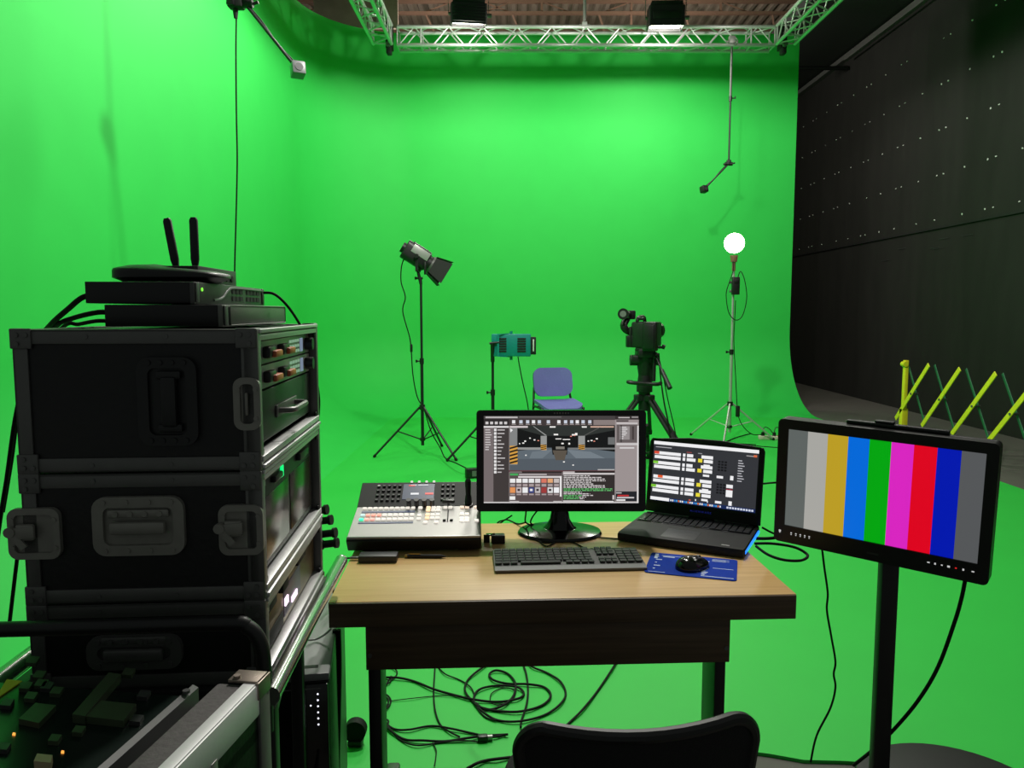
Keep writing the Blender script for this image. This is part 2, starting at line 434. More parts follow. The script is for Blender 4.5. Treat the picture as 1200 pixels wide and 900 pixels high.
# ================================================================ DESK
DZ = 0.75
DL, DYAW = Vector((.124, 2.31, 0)), 2.8
desk = thing('desk', 'beech-topped desk with a dark front edge and dark apron', 'desk', DL, DYAW)
MB().b2((-.618, -.355, DZ - .020), (.618, .37, DZ), 0, .002).build('desktop', WOOD, desk)
MB().b2((-.616, -.362, DZ - .066), (.616, -.34, DZ - .0015), 0, .002).b2((-.618, .35, DZ - .064), (.618, .368, DZ - .021), 0, .002) \
    .b2((-.618, -.34, DZ - .064), (-.598, .35, DZ - .021), 0, .002).b2((.598, -.34, DZ - .064), (.618, .35, DZ - .021), 0, .002).build('edge_frame', WOODD, desk)
a = MB().b2((-.525, -.345, .56), (.445, -.325, DZ - .066), 0, .002).build('apron', WOODD, desk)
MB().cyl((.435, -.347, .60), (.435, -.344, .60), .006).cyl((-.515, -.347, .60), (-.515, -.344, .60), .006).each('screw', STEEL, a)
for x0, x1 in ((-.523, -.489), (.412, .443)):
    lg = MB().b2((x0, -.323, .03), (x1, -.21, DZ - .021), 0, .004).build('leg', BPOW, desk)
    MB().b2((x0 - .004, -.335, .008), (x1 + .004, .10, .034), 0, .008).cyl((x0 + .017, -.30, 0), (x0 + .017, -.30, .012), .018).cyl((x0 + .017, .07, 0), (x0 + .017, .07, .012), .018).build('foot', STEEL, lg)
MB().b2((-.489, -.25, .30), (.412, -.24, .33), 0, .003).b2((-.52, .30, .60), (.44, .315, DZ - .021), 0, .002).build('stretcher', BPOW, desk) if False else None

def disp(p, z=DZ):     # desk-surface point under a pixel
    return atz(p[0], p[1], z)

# ---------------------------------------------------------------- flat screen pictures
def screen(parent, w, h, rects, base, s=1.0, name='screen', y=0.0, c=(0, 0)):
    # rects: (x0,y0,x1,y1,rgb) in 0..1 from the top left, or (poly, rgb); a lit display facing -y
    mats = [glow(base, s)]; q = MB()
    def P(u, v, k): return (c[0] + (u - .5) * w, y - .00012 * k, c[1] + (.5 - v) * h)
    q.quad(P(0, 1, 0), P(1, 1, 0), P(1, 0, 0), P(0, 0, 0), 0)
    for k, r in enumerate(rects):
        pl = [(r[0], r[3]), (r[2], r[3]), (r[2], r[1]), (r[0], r[1])] if len(r) == 5 else r[0]
        m = glow(r[-1], s)
        if m not in mats: mats.append(m)
        lv = 1 + k * 0.02
        q.raw([P(u, v, lv) for u, v in pl], [list(range(len(pl)))], mats.index(m))
    o = q.build(name, mats, parent, norm=False)
    return o

# ================================================================ DESK MONITOR
W_, H_ = .558, .334
mon = thing('computer_monitor', 'black desktop monitor with a lit editor window, on a round glossy base', 'monitor', (.162, 2.55, DZ), 0)
M0 = Matrix.Translation((0, -.045, 1.009 - DZ)) @ Matrix.Rotation(R(-4.2), 4, 'X')
b = MB(); b.T = M0
b.frame(rrect(W_, H_, .012), [(u, v + .0045) for u, v in rrect(.512, .290, .002)], -.012, .018)
b.prism(rrect(W_ - .004, H_ - .004, .012), .012, .034, bev=.006); b.prism(rrect(.34, .2, .03), .03, .055, bev=.012)
b.box((0, -.0125, -.153), (.40, .001, .004), 0)
b.build('housing', BLKG, mon)
lg = MB(); lg.T = M0
for k in range(6): lg.box((-.022 + k * .009, -.0123, .1575), (.005, .0006, .005), 0)
lg.build('badge', MGREY, mon)
def nz(x, y): return ((x - 68) / 1062, (y - 52) / 603)
rc = []
def px(x0, y0, x1, y1, col): a = nz(x0, y0); b2 = nz(x1, y1); rc.append((a[0], a[1], b2[0], b2[1], col))
def pp(pts, col): rc.append(([nz(*p) for p in pts], col))
rs = random.Random(11)
G1, G2, G3, WH, DK = (128, 118, 118), (64, 58, 58), (150, 142, 142), (235, 232, 232), (30, 27, 28)
px(68, 52, 1130, 74, (70, 66, 66)); px(80, 57, 300, 68, (190, 186, 186)); px(310, 57, 600, 64, (110, 105, 105))
px(68, 74, 240, 122, (44, 40, 41)); px(68, 122, 240, 134, (225, 222, 222))
for k in range(5): px(80 + k * 32, 92, 100 + k * 32, 110, (210, 206, 206))
px(68, 134, 134, 655, (118, 108, 109)); px(134, 134, 240, 655, G2)
for k in range(9): px(78, 146 + k * 17, 78 + rs.randint(20, 46), 152 + k * 17, (215, 210, 210))
for k in range(13):
    px(138, 140 + k * 24.3, 156, 158 + k * 24.3, (232, 230, 230)); px(162, 146 + k * 24.3, 162 + rs.randint(18, 54), 153 + k * 24.3, (205, 200, 200))
px(240, 74, 968, 120, (66, 58, 58)); px(820, 80, 968, 116, (138, 126, 124))
for k, xx in enumerate((262, 312, 358, 398, 438, 500, 572, 618, 660, 698, 738, 784)):
    px(xx, 82, xx + 22, 104, (205, 212, 225) if k % 3 else (240, 240, 242)); px(xx - 2, 108, xx + 26, 113, (170, 160, 158))
# the car-park picture
px(246, 120, 968, 428, (18, 19, 20))
pp([(246, 120), (968, 120), (968, 150), (760, 190), (480, 190), (300, 140)], (46, 50, 48))
pp([(246, 300), (500, 272), (740, 272), (968, 300), (968, 428), (246, 428)], (96, 106, 114))
pp([(246, 350), (968, 345), (968, 428), (246, 428)], (84, 92, 100))
pp([(400, 300), (540, 285), (470, 345), (380, 345)], (112, 122, 130))
pp([(640, 285), (800, 300), (900, 345), (700, 345)], (118, 128, 136))
px(300, 270, 480, 286, (150, 150, 148)); px(650, 272, 968, 284, (120, 122, 122))
px(246, 130, 298, 390, (132, 134, 134)); px(458, 190, 500, 290, (150, 152, 150)); px(716, 190, 762, 285, (150, 152, 150)); px(920, 200, 966, 250, (110, 112, 112))
for (x0, y0, x1, y1, n_) in ((246, 258, 300, 385, 5), (458, 250, 498, 288, 3), (718, 250, 760, 285, 3)):
    px(x0, y0, x1, y1, (215, 160, 70))
    hh = (y1 - y0) / n_
    for k in range(n_): pp([(x0, y0 + hh * (k + .5)), (x1, y0 + hh * (k - .1)), (x1, y0 + hh * (k + .38)), (x0, y0 + hh * (k + .98))], (30, 26, 22))
pp([(530, 245), (645, 245), (640, 320), (540, 320)], (14, 14, 15)); pp([(540, 290), (640, 290), (622, 358), (562, 358)], (92, 84, 74)); px(562, 264, 622, 282, (130, 126, 118))
for xx, yy, ww, hh in ((520, 124, 40, 9), (740, 124, 34, 9), (548, 176, 30, 10), (672, 178, 26, 10), (694, 170, 16, 16), (610, 212, 50, 6), (560, 208, 40, 6), (600, 238, 16, 10), (648, 238, 12, 12), (380, 202, 10, 8), (346, 222, 12, 10), (332, 236, 14, 8), (310, 240, 8, 8), (410, 214, 12, 8), (836, 206, 14, 8), (800, 218, 14, 8), (780, 222, 10, 8), (352, 320, 10, 8), (612, 366, 12, 8), (676, 388, 10, 8)):
    px(xx, yy, xx + ww, yy + hh, (250, 248, 244))
for xx, yy in ((660, 190), (684, 184), (436, 220), (820, 224)): px(xx, yy, xx + 12, yy + 6, (240, 150, 130))
px(246, 122, 370, 134, (215, 205, 206)); px(800, 124, 960, 132, (230, 190, 170)); px(850, 420, 965, 428, (180, 180, 180))
pp([(405, 124), (412, 124), (500, 186), (490, 188)], (150, 152, 150)); pp([(860, 130), (870, 132), (760, 190), (752, 188)], (84, 84, 82))
pp([(248, 138), (268, 150), (252, 166)], (245, 245, 245))
# lower panes
px(240, 428, 968, 440, (96, 62, 66)); px(330, 436, 604, 446, (44, 38, 38)); px(246, 436, 328, 446, (120, 112, 112))
px(246, 446, 604, 655, (88, 76, 78)); px(248, 450, 304, 464, (70, 170, 90)); px(310, 452, 500, 462, (178, 172, 172)); px(304, 468, 590, 480, (222, 216, 216)); px(590, 468, 602, 610, (240, 238, 238))
cols = [(240, 240, 240), (242, 240, 238), (240, 240, 242), (238, 238, 238), (225, 222, 222), (220, 120, 100), (230, 170, 120), (200, 190, 188)]
for k in range(8): px(248 + k * 43, 486, 284 + k * 43, 514, cols[k]); px(250 + k * 43, 522, 282 + k * 43, 540, (170, 155, 156))
cols = [(230, 150, 90), (200, 186, 186), (240, 240, 242), (60, 70, 130), (196, 190, 192), (160, 60, 60), (225, 225, 225), (245, 245, 248)]
for k in range(8):
    px(248 + k * 43, 546, 284 + k * 43, 584, cols[k]); px(250 + k * 43, 590, 282 + k * 43, 600, (170, 155, 156))
    if k in (1, 3, 4, 6): px(256 + k * 43, 556, 274 + k * 43, 572, (235, 232, 235) if k == 3 else (70, 60, 66))
px(246, 608, 284, 632, (240, 240, 240)); px(246, 640, 310, 652, (190, 184, 184)); px(545, 640, 604, 652, (190, 184, 184))
px(610, 440, 966, 655, (50, 44, 44)); px(612, 446, 966, 458, (210, 204, 204)); px(690, 434, 968, 443, (36, 30, 30)); px(612, 436, 692, 446, (190, 184, 184))
for k in range(15):
    yy = 463 + k * 11.3; g_ = k in (8, 9); x_ = 616
    lim = (800 + rs.randint(0, 150)) if k < 8 else 950 if g_ else 720 + rs.randint(20, 110)
    while x_ < lim:
        ww = rs.randint(8, 30); px(x_, yy, min(x_ + ww, lim), yy + 6.5, (100, 190, 110) if (g_ or (k > 11 and x_ < 720)) else (214, 208, 208)); x_ += ww + rs.randint(3, 8)
px(612, 636, 760, 648, (200, 196, 196)); px(952, 600, 962, 630, (220, 216, 216)); px(760, 640, 960, 650, (235, 232, 232))
px(968, 74, 1130, 655, (158, 148, 148)); px(968, 52, 1130, 78, (52, 46, 46)); px(990, 60, 1068, 68, (190, 184, 184)); px(1082, 56, 1126, 66, (150, 145, 145))
px(976, 82, 1060, 92, (70, 62, 62)); px(978, 98, 1122, 110, (200, 194, 194)); px(978, 112, 1122, 236, (102, 94, 94)); px(1000, 124, 1068, 216, (150, 144, 144))
for k in range(7): px(1004, 128 + k * 13, 1004 + rs.randint(18, 50), 134 + k * 13, (225, 222, 222))
px(1084, 124, 1098, 216, (70, 62, 62)); px(1006, 114, 1014, 236, (60, 54, 54)); px(978, 240, 1122, 254, (206, 202, 202)); px(1000, 268, 1100, 278, (215, 212, 212))
px(974, 574, 1118, 642, (34, 36, 42)); px(976, 580, 1014, 588, (190, 186, 188)); px(986, 598, 1064, 608, (200, 50, 54)); px(982, 612, 1100, 622, (205, 200, 202)); px(978, 628, 1040, 640, (230, 228, 228))
px(68, 646, 1130, 655, (206, 202, 202)); px(1120, 120, 1130, 655, (225, 222, 222))
so = MB; sc = screen(mon, .51, .288, rc, (120, 112, 112), .95, y=-.0095, c=(0, .0045))
sc.matrix_local = M0
s_ = MB().lathe([(.0, .0), (.140, .0), (.143, .004), (.138, .011), (.10, .016), (.05, .021), (0, .022)], n=40, sy=.78)
s_.build('base', BLKG, mon)
n_ = MB()
rings = [(.060, .045, .018), (.046, .036, .030), (.034, .028, .050), (.028, .022, .085), (.030, .018, .14)]
vs = []; K = 20
for rx, ry, z in rings:
    for k in range(K): vs.append((rx * math.cos(2 * PI * k / K), ry * math.sin(2 * PI * k / K) - 0.0, z))
n_.raw(vs, [[i * K + k, i * K + (k + 1) % K, (i + 1) * K + (k + 1) % K, (i + 1) * K + k] for i in range(4) for k in range(K)] + [list(range(4 * K, 5 * K))])
n_.box((0, .005, .17), (.055, .03, .16), 0, .008)
n_.build('neck', BLKG, mon)

# ================================================================ LAPTOP
lap = thing('laptop', 'thick black open laptop with a lit screen of white rows', 'laptop', (.655, 2.622, DZ), -27)
b = MB()
b.prism([(-.2, -.29), (.2, -.29), (.203, -.27), (.200, .0), (.17, .03), (-.17, .03), (-.200, .0), (-.203, -.27)], .004, .030, 'z', bev=.004)
b.b2((-.17, -.25, 0), (-.14, -.22, .006)).b2((.14, -.25, 0), (.17, -.22, .006)).b2((-.17, -.02, 0), (.17, .01, .006))
base_ = b.build('base', BLKM, lap)
MB().b2((-.19, -.12, .0295), (.19, -.004, .0312), 0, .001).build('keyboard_bed', BLKG, base_)
for row in range(5):
    y0 = -.030 - row * .0185
    k_ = MB()
    for k in range(17): k_.box((-.176 + k * .022, y0, .0325), (.0185, .0155, .003), 0, .001, 1)
    k_.each('key', BLK, base_)
MB().b2((-.065, -.265, .0298), (.045, -.165, .0306), 0, .0005).build('touchpad', DGREY, base_)
MB().b2((.13, -.272, .0300), (.155, -.264, .0304)).build('badge', LGREY, base_)
MB().b2((-.19, .002, .030), (-.04, .006, .033)).b2((.05, .002, .030), (.19, .006, .033)).each('vent_strip', MGREY, base_)
MB().b2((.199, -.27, .010), (.2045, -.02, .020), 0, .001).build('light_bar', glow((30, 110, 255), 2.2), lap)
MB().b2((-.2045, -.27, .010), (-.199, -.02, .020), 0, .001).build('light_bar', glow((30, 110, 255), 2.2), lap)
ML = Matrix.Translation((0, .004, .032)) @ Matrix.Rotation(R(-4), 4, 'Z') @ Matrix.Rotation(R(-8.4), 4, 'X')
b = MB(); b.T = ML
b.prism([(-.203, .0), (.203, .0), (.203, .25), (.197, .262), (.06, .275), (-.06, .275), (-.197, .262), (-.203, .25)], 0, .018, bev=.004)
lid = b.build('lid', BLKM, lap)
MB2 = MB(); MB2.T = ML; MB2.cyl((-.17, .01, -.004), (-.09, .01, -.004), .010).cyl((.09, .01, -.004), (.17, .01, -.004), .010).build('hinge', BLK, lap)
rc = []
def q_(x0, y0, x1, y1, col):      # in zoomed pixels of the lid picture, straightened
    def s(x, y):
        u = (x - 205) / (950 - 205); v = (y - (72 + 50 * u)) / (402 + 20 * u); return u, v
    a, b_, c_, d_ = s(x0, y1), s(x1, y1 + (x1 - x0) * .09), s(x1, y0 + (x1 - x0) * .09), s(x0, y0)
    rc.append(([(max(0, min(1, p[0])), max(0, min(1, p[1]))) for p in (a, b_, c_, d_)], col))
W1 = (244, 244, 246)
rc.append((0, 0, 1, .055, W1)); rc.append((.02, .09, .18, .105, (170, 170, 174)))
for gy, hot, hotx in ((.20, (225, 80, 60), .01), (.365, (130, 205, 60), .005), (.60, (235, 95, 50), .06), (.765, (130, 205, 60), .0)):
    for k in range(2):
        y0 = gy + k * .068 - (.03 if gy > .5 else 0.03); y1 = y0 + .052
        rc.append((.015, y0, .275, y1, W1)); rc.append((.295, y0, .32, y1, W1)); rc.append((.335, y0, .335 + (.06 if (k == 0 and gy < .5) else .085), y1, W1))
        rc.append((.475 if k == 0 else .50, y0, .585, y1, W1))
    rc.append((hotx, gy - .03, hotx + .05, gy + .015, hot)); rc.append((.445, gy + .03, .485, gy + .09, (235, 220, 60)))
    rc.append((.50 if gy < .5 else .50, gy + .115, .56, gy + .15, W1))
for gx, gy in ((.635, .23), (.635, .60)):
    for a_ in range(3):
        for b_ in range(4): rc.append((gx + a_ * .03, gy + b_ * .045, gx + a_ * .03 + .022, gy + b_ * .045 + .03, (22, 22, 26)))
for gy in (.475, .885): rc.append((.63, gy, .69, gy + .04, W1)); rc.append((.755, gy - .02, .785, gy + .05, W1))
rc.append((.725, .60, .785, .655, W1)); rc.append((.725, .67, .785, .685, (160, 40, 60))); rc.append((.725, .69, .785, .80, W1))
for k in range(9): rc.append((.82, .19 + k * .041, .82 + .035 + .006 * ((k * 7) % 5), .205 + k * .041, (190, 190, 196)))
rc.append((.33, .135, .38, .15, (150, 70, 70))); rc.append((.44, .135, .48, .15, (150, 150, 155))); rc.append((.89, .10, .97, .115, (170, 165, 165))); rc.append((.955, .085, .985, .12, (220, 110, 70)))
rc.append((0, .94, 1, 1, (24, 40, 86))); rc.append((0, .942, .19, .995, W1))
for k in range(26):
    rc.append((.20 + k * .019, .955, .213 + k * .019, .985, [(225, 230, 240), (60, 130, 220), (230, 120, 60), (240, 240, 240), (80, 170, 230)][(k * 3) % 5]))
for k in range(10): rc.append((.74 + k * .025, .955, .758 + k * .025, .985, (215, 222, 240)))
rc.append((.38, .915, .40, .94, (200, 80, 60))); rc.append((.44, .90, .452, .93, (230, 230, 235))); rc.append((.555, .905, .565, .935, (230, 230, 235)))
ls = screen(lap, .372, .212, rc, (52, 53, 58), .95, y=-.0012, c=(0, .148)); ls.matrix_local = ML
MLi = MB(); MLi.T = ML; MLi.frame(rrect(.388, .232, .004), rrect(.373, .2125, .001), -.0025, .0, 'y')
for i in range(len(MLi.v)): pass
fr = MLi.build('screen_bezel', BLKM, lap); fr.matrix_local = ML @ Matrix.Translation((0, 0, .148)) @ ML.inverted()
def text_mesh(txt, size, name, m, parent, M, space=1.0, depth=0.0):
    cu = bpy.data.curves.new(name, 'FONT'); cu.body = txt; cu.size = size; cu.align_x = 'CENTER'; cu.align_y = 'CENTER'; cu.space_character = space; cu.extrude = depth
    tmp = bpy.data.objects.new(name, cu); COL.objects.link(tmp)
    bpy.context.view_layer.update()
    me = bpy.data.meshes.new_from_object(tmp.evaluated_get(bpy.context.evaluated_depsgraph_get()))
    bpy.data.objects.remove(tmp); bpy.data.curves.remove(cu)
    me.materials.clear(); me.materials.append(m)
    o = bpy.data.objects.new(name, me); COL.objects.link(o); o.parent = parent; o.matrix_local = M; return o
text_mesh('ALIENWARE', .010, 'lettering', glow((24, 30, 120), .8), lap, ML @ Matrix.Translation((0, -.0008, .021)) @ Matrix.Rotation(PI / 2, 4, 'X'), 1.5)

# ================================================================ KEYBOARD, PAD, MOUSE
KEYM = mat('charcoal_keys', (62, 63, 63), .5)
kb = thing('keyboard', 'flat dark grey full-size keyboard in front of the monitor', 'keyboard', (.167, 2.236, DZ), 3.5)
b = MB().prism([(-.0785, .003), (.0785, .008), (.0785, .020), (-.060, .0125), (-.0785, .008)], -.222, .222, 'x', bev=.0015)
b.b2((-.2, .05, 0), (-.17, .075, .008)).b2((.17, .05, 0), (.2, .075, .008)).b2((-.2, -.07, 0), (-.17, -.05, .005)).b2((.17, -.07, 0), (.2, -.05, .005))
b.build('body', mat('grey_keyboard', (104, 103, 102), .5), kb)
MB().prism([(-.0785, .0081), (-.0575, .0138), (-.0575, .0142), (-.0785, .009)], -.221, .221, 'x').build('palm_edge', MGREY, kb)
for row in range(6):
    y0 = .066 - row * .0205; z0 = .0150 + (y0 + .06) * .054 + .002
    xs = [(-.207 + k * .0222, .0200) for k in range(13)]
    if row == 5: xs = [(-.209, .02), (-.186, .02), (-.163, .02), (-.085, .118), (.0, .02), (.022, .02), (.045, .02), (.065, .016)]
    xs += [(.098 + k * .0185, .016) for k in range(3)] if row not in (3,) else []
    xs += [(.160 + k * .0235, .021) for k in range(3)] if row > 0 else []
    k_ = MB()
    for xx, ww in xs: k_.box((xx, y0, z0), (ww, .0180, .004), 0, .0012, 1)
    k_.each('key', KEYM, kb)

pad = thing('mouse_pad', 'blue printed mouse pad under the black mouse', 'mouse pad', (.531, 2.207, DZ), -17)
MB().prism(rrect(.257, .19, .012), 0, .0025, 'z', bev=.0006).build('mat', BLUEP, pad)
p_ = MB(); z = .0026
def pr(x0, y0, x1, y1): p_.b2((x0, y0, z - .0001), (x1, y1, z + .0001))
for k in range(5): pr(-.108, .055 - k * .028, -.102 + .012 * (k % 2), .062 - k * .028)
pr(-.095, .07, .0, .073); pr(-.09, .058, -.055, .066)
for k in range(12): pr(.030, .05 - k * .011, .048 - .004 * (k % 3), .056 - k * .011)
for k in range(6): pr(.055, .078 - k * .004, .105 - .01 * (k % 2), .0795 - k * .004)
pr(.06, -.005, .118, -.002); pr(.03, -.082, .12, -.078); pr(-.118, -.085, -.07, -.082); pr(-.115, .04, -.105, .085)
for k in range(5): pr(-.02 + .006 * (k % 2), .0 - k * .014, .02, .004 - k * .014)
p_.build('print', BLUEL, pad)
ms = thing('computer_mouse', 'black wireless mouse lying on the blue pad', 'mouse', (.529, 2.195, DZ + .0027), -48)
bm = bmesh.new(); bmesh.ops.create_uvsphere(bm, u_segments=28, v_segments=18, radius=1)
for v in bm.verts:
    x_, y_, z_ = v.co; v.co = Vector((x_ * .045 * (1 - .12 * math.cos(y_ * 2)), y_ * .058, max(z_, -.18) * .029 * (1 - .25 * y_) + .0055))
MB().bmadd(bm).build('shell', BLKG, ms, 60)
MB().cyl((-.004, .030, .022), (.004, .030, .022), .008, n=14).build('scroll_wheel', DGREY, ms)

# ================================================================ VIDEO SWITCHER
sw = thing('video_switcher', 'grey and black video switcher panel with rows of lit buttons', 'switcher', (-.303, 2.318, DZ), 2.8)
WS = .208
b = MB()
b.prism([(.025, .008), (.33, .008), (.355, .05), (.355, .148), (.222, .092), (0, .052), (-.003, .045)], -WS, WS, 'x', bev=.003)
b.box((-.15, .06, .004), (.03, .03, .009)).box((.15, .06, .004), (.03, .03, .009)).box((-.15, .30, .004), (.03, .03, .009)).box((.15, .30, .004), (.03, .03, .009))
b.build('body', BLK, sw)
A0, A1, A2 = Vector((0, 0, .0525)), Vector((0, .222, .0925)), Vector((0, .352, .147))
def lower(u, v, h=0.0): t = A0.lerp(A1, v); nrm = Vector((0, -(A1.z - A0.z), A1.y - A0.y)).normalized(); return Vector((u * WS, 0, 0)) + t + nrm * h
def upper(u, v, h=0.0): t = A1.lerp(A2, v); nrm = Vector((0, -(A2.z - A1.z), A2.y - A1.y)).normalized(); return Vector((u * WS, 0, 0)) + t + nrm * h
RL = Matrix.Rotation(math.atan2(A1.z - A0.z, A1.y - A0.y), 3, 'X'); RU = Matrix.Rotation(math.atan2(A2.z - A1.z, A2.y - A1.y), 3, 'X')
MB().box(lower(0, .5, .001), (2 * WS - .004, .224, .004), 0, .001, 1, RL).build('lower_plate', SWG, sw)
MB().box(upper(0, .5, .001), (2 * WS - .004, .139, .004), 0, .001, 1, RU).build('upper_plate', mat('charcoal_panel', (20, 21, 22), .6, spec=.25), sw)
MB().box(lower(0, .004, .003), (2 * WS - .002, .008, .008), 0, .003, 2, RL).build('front_trim', LGREY, sw)
def btn(u, v, col, s=1.0, w=.014, d=.012, low=True, name='button'):
    P = lower if low else upper; Rm = RL if low else RU
    m = glow(col, s * 1.45) if isinstance(col, tuple) else col
    return MB().box(P(u, v, .0055), (w, d, .006), 0, .0015, 1, Rm).build(name, m, sw)
WB = (235, 228, 215)
for k in range(10):
    u = -.86 + k * .086
    btn(u, .93, WB, .75, .013, .010)
    btn(u, .70, (255, 170, 150) if k in (1, 2, 3) else (190, 220, 215) if k == 0 else WB, .8)
    btn(u, .56, (60, 255, 170) if k == 0 else (255, 180, 165) if k in (1, 2) else WB, 1.2 if k == 0 else .8)
MB().box(lower(-.47, .82, .0035), (.175, .012, .002), 0, 0, 1, RL).box(lower(-.47, .46, .0035), (.175, .010, .002), 0, 0, 1, RL).each('label_strip', glow((70, 84, 120), .6), sw)
for u, v in ((.03, .68), (.03, .56), (.03, .93)): btn(u, v, WB, .8)
for v in (.93, .84, .69, .58):
    for u in (.16, .24, .32): btn(u, v, (255, 214, 170) if u == .16 else WB, .95 if u == .16 else .8)
btn(.14, .44, WB, .8); btn(.31, .44, WB, .8)
for u in (.43, .51): btn(u, .93, WB, .75)
for v in (.70, .56, .48):
    for u in (.70, .78): btn(u, v, WB, .9)
for u in (.70, .78, .93): btn(u, .93, (240, 215, 190), .8)
btn(.93, .48, WB, .8); btn(.43, .50, BLK, w=.010, d=.008); btn(.54, .50, BLK, w=.010, d=.008)
MB().box(lower(.48, .66, .004), (.004, .085, .003), 0, 0, 1, RL).build('fader_slot', BLKM, sw)
MB().box(lower(.48, .99, .022), (.042, .014, .012), 0, .003, 2, RL).bar(lower(.48, .99, .0), lower(.48, .99, .02), .008, .004).build('transition_fader', BLK, sw)
# upper half
MB().box(upper(-.03, .60, .003), (.108, .088, .002), 0, 0, 1, RU).build('display', glow((44, 58, 84), .9), sw)
d_ = MB()
for u, c_ in ((-.12, 0), (0.0, 0)): d_.box(upper(u, .86, .0045), (.02, .004, .0005), 0, 0, 1, RU)
d_.box(upper(-.09, .50, .0045), (.028, .010, .0005), 0, 0, 1, RU); d_.box(upper(.15, .50, .0045), (.028, .010, .0005), 1, 0, 1, RU); d_.box(upper(-.15, .84, .0045), (.022, .006, .0005), 1, 0, 1, RU)
d_.box(upper(.07, .86, .0045), (.022, .004, .0005), 0, 0, 1, RU)
d_.each('display_mark', [glow((230, 232, 236), .9), glow((235, 50, 40), 1.0)], sw)
for k in range(4):
    u = -.16 + k * .125
    btn(u, .99, (235, 232, 225), .6, .009, .007, False); btn(u, .14, (215, 212, 205), .5, .010, .008, False)
    MB().cyl(upper(u, .0, .002), upper(u, .0, .030), .0075, n=16).cyl(upper(u, -.02, .028), upper(u, -.02, .034), .0085, n=16).build('rotary_knob', BLK, sw)
for a_ in range(4):
    for b_ in range(5): btn(-.70 + b_ * .088, .25 + a_ * .19, LGREY if (a_, b_) == (3, 0) else DGREY, 1, .011, .010, False)
    for b_ in range(3): btn(.37 + b_ * .088, .25 + a_ * .19, DGREY, 1, .011, .010, False)
j = MB().cyl(upper(.80, .0, .001), upper(.80, .0, .012), .018, .015)
c0 = upper(.80, .0, .008); j.cyl(c0, c0 + Vector((0, .01, .03)), .013, .010).cyl(c0 + Vector((0, .01, .03)), c0 + Vector((-.001, .018, .075)), .0085, .0105).cyl(c0 + Vector((-.001, .018, .075)), c0 + Vector((-.001, .02, .085)), .011, .007)
j.build('joystick', BLK, sw)

# ================================================================ SMALL THINGS ON THE DESK
pr_ = disp((442, 660)); dr = thing('drive_box', 'flat dark grey box plugged into a thin lead at the desk corner', 'box', (pr_.x, pr_.y + .024, DZ), 2)
MB().box((0, 0, .011), (.115, .048, .021), 0, .003).build('case', DGREY, dr)
MB().box((-.072, .006, .008), (.03, .010, .007), 0, .002).build('plug', MGREY, dr)
p0 = disp((473, 654)); p1 = disp((524, 654))
pen = thing('pen', 'slim dark pen with a brass tip by the switcher', 'pen', (p0 + p1) / 2 + Vector((0, 0, 0)), -1)
MB().cyl((-.055, 0, .006), (.05, 0, .006), .0055, n=12).cyl((.05, 0, .006), (.064, 0, .005), .005, .001, 12).build('barrel', BLK, pen)
MB().cyl((-.062, 0, .006), (-.055, 0, .006), .005, n=12).bar((-.05, -.0, .013), (-.015, 0, .013), .003, .0015).build('clip', mat('brass', (190, 160, 90), .3, 1.0), pen)
ph = disp((583, 636)); hb = thing('usb_receiver', 'small black box with a bracket on the desk beside the monitor base', 'box', (ph.x, ph.y, DZ), 4)
MB().box((.002, 0, .014), (.044, .034, .028), 0, .004).build('case', BLK, hb)
MB().box((-.022, .005, .026), (.03, .02, .004), 0, .001).bar((-.035, .005, .026), (-.035, .005, .0), .02, .003).build('bracket', BLKG, hb)
SATIN = mat('satin_chrome', (170, 170, 168), .24, .95, var=.05)
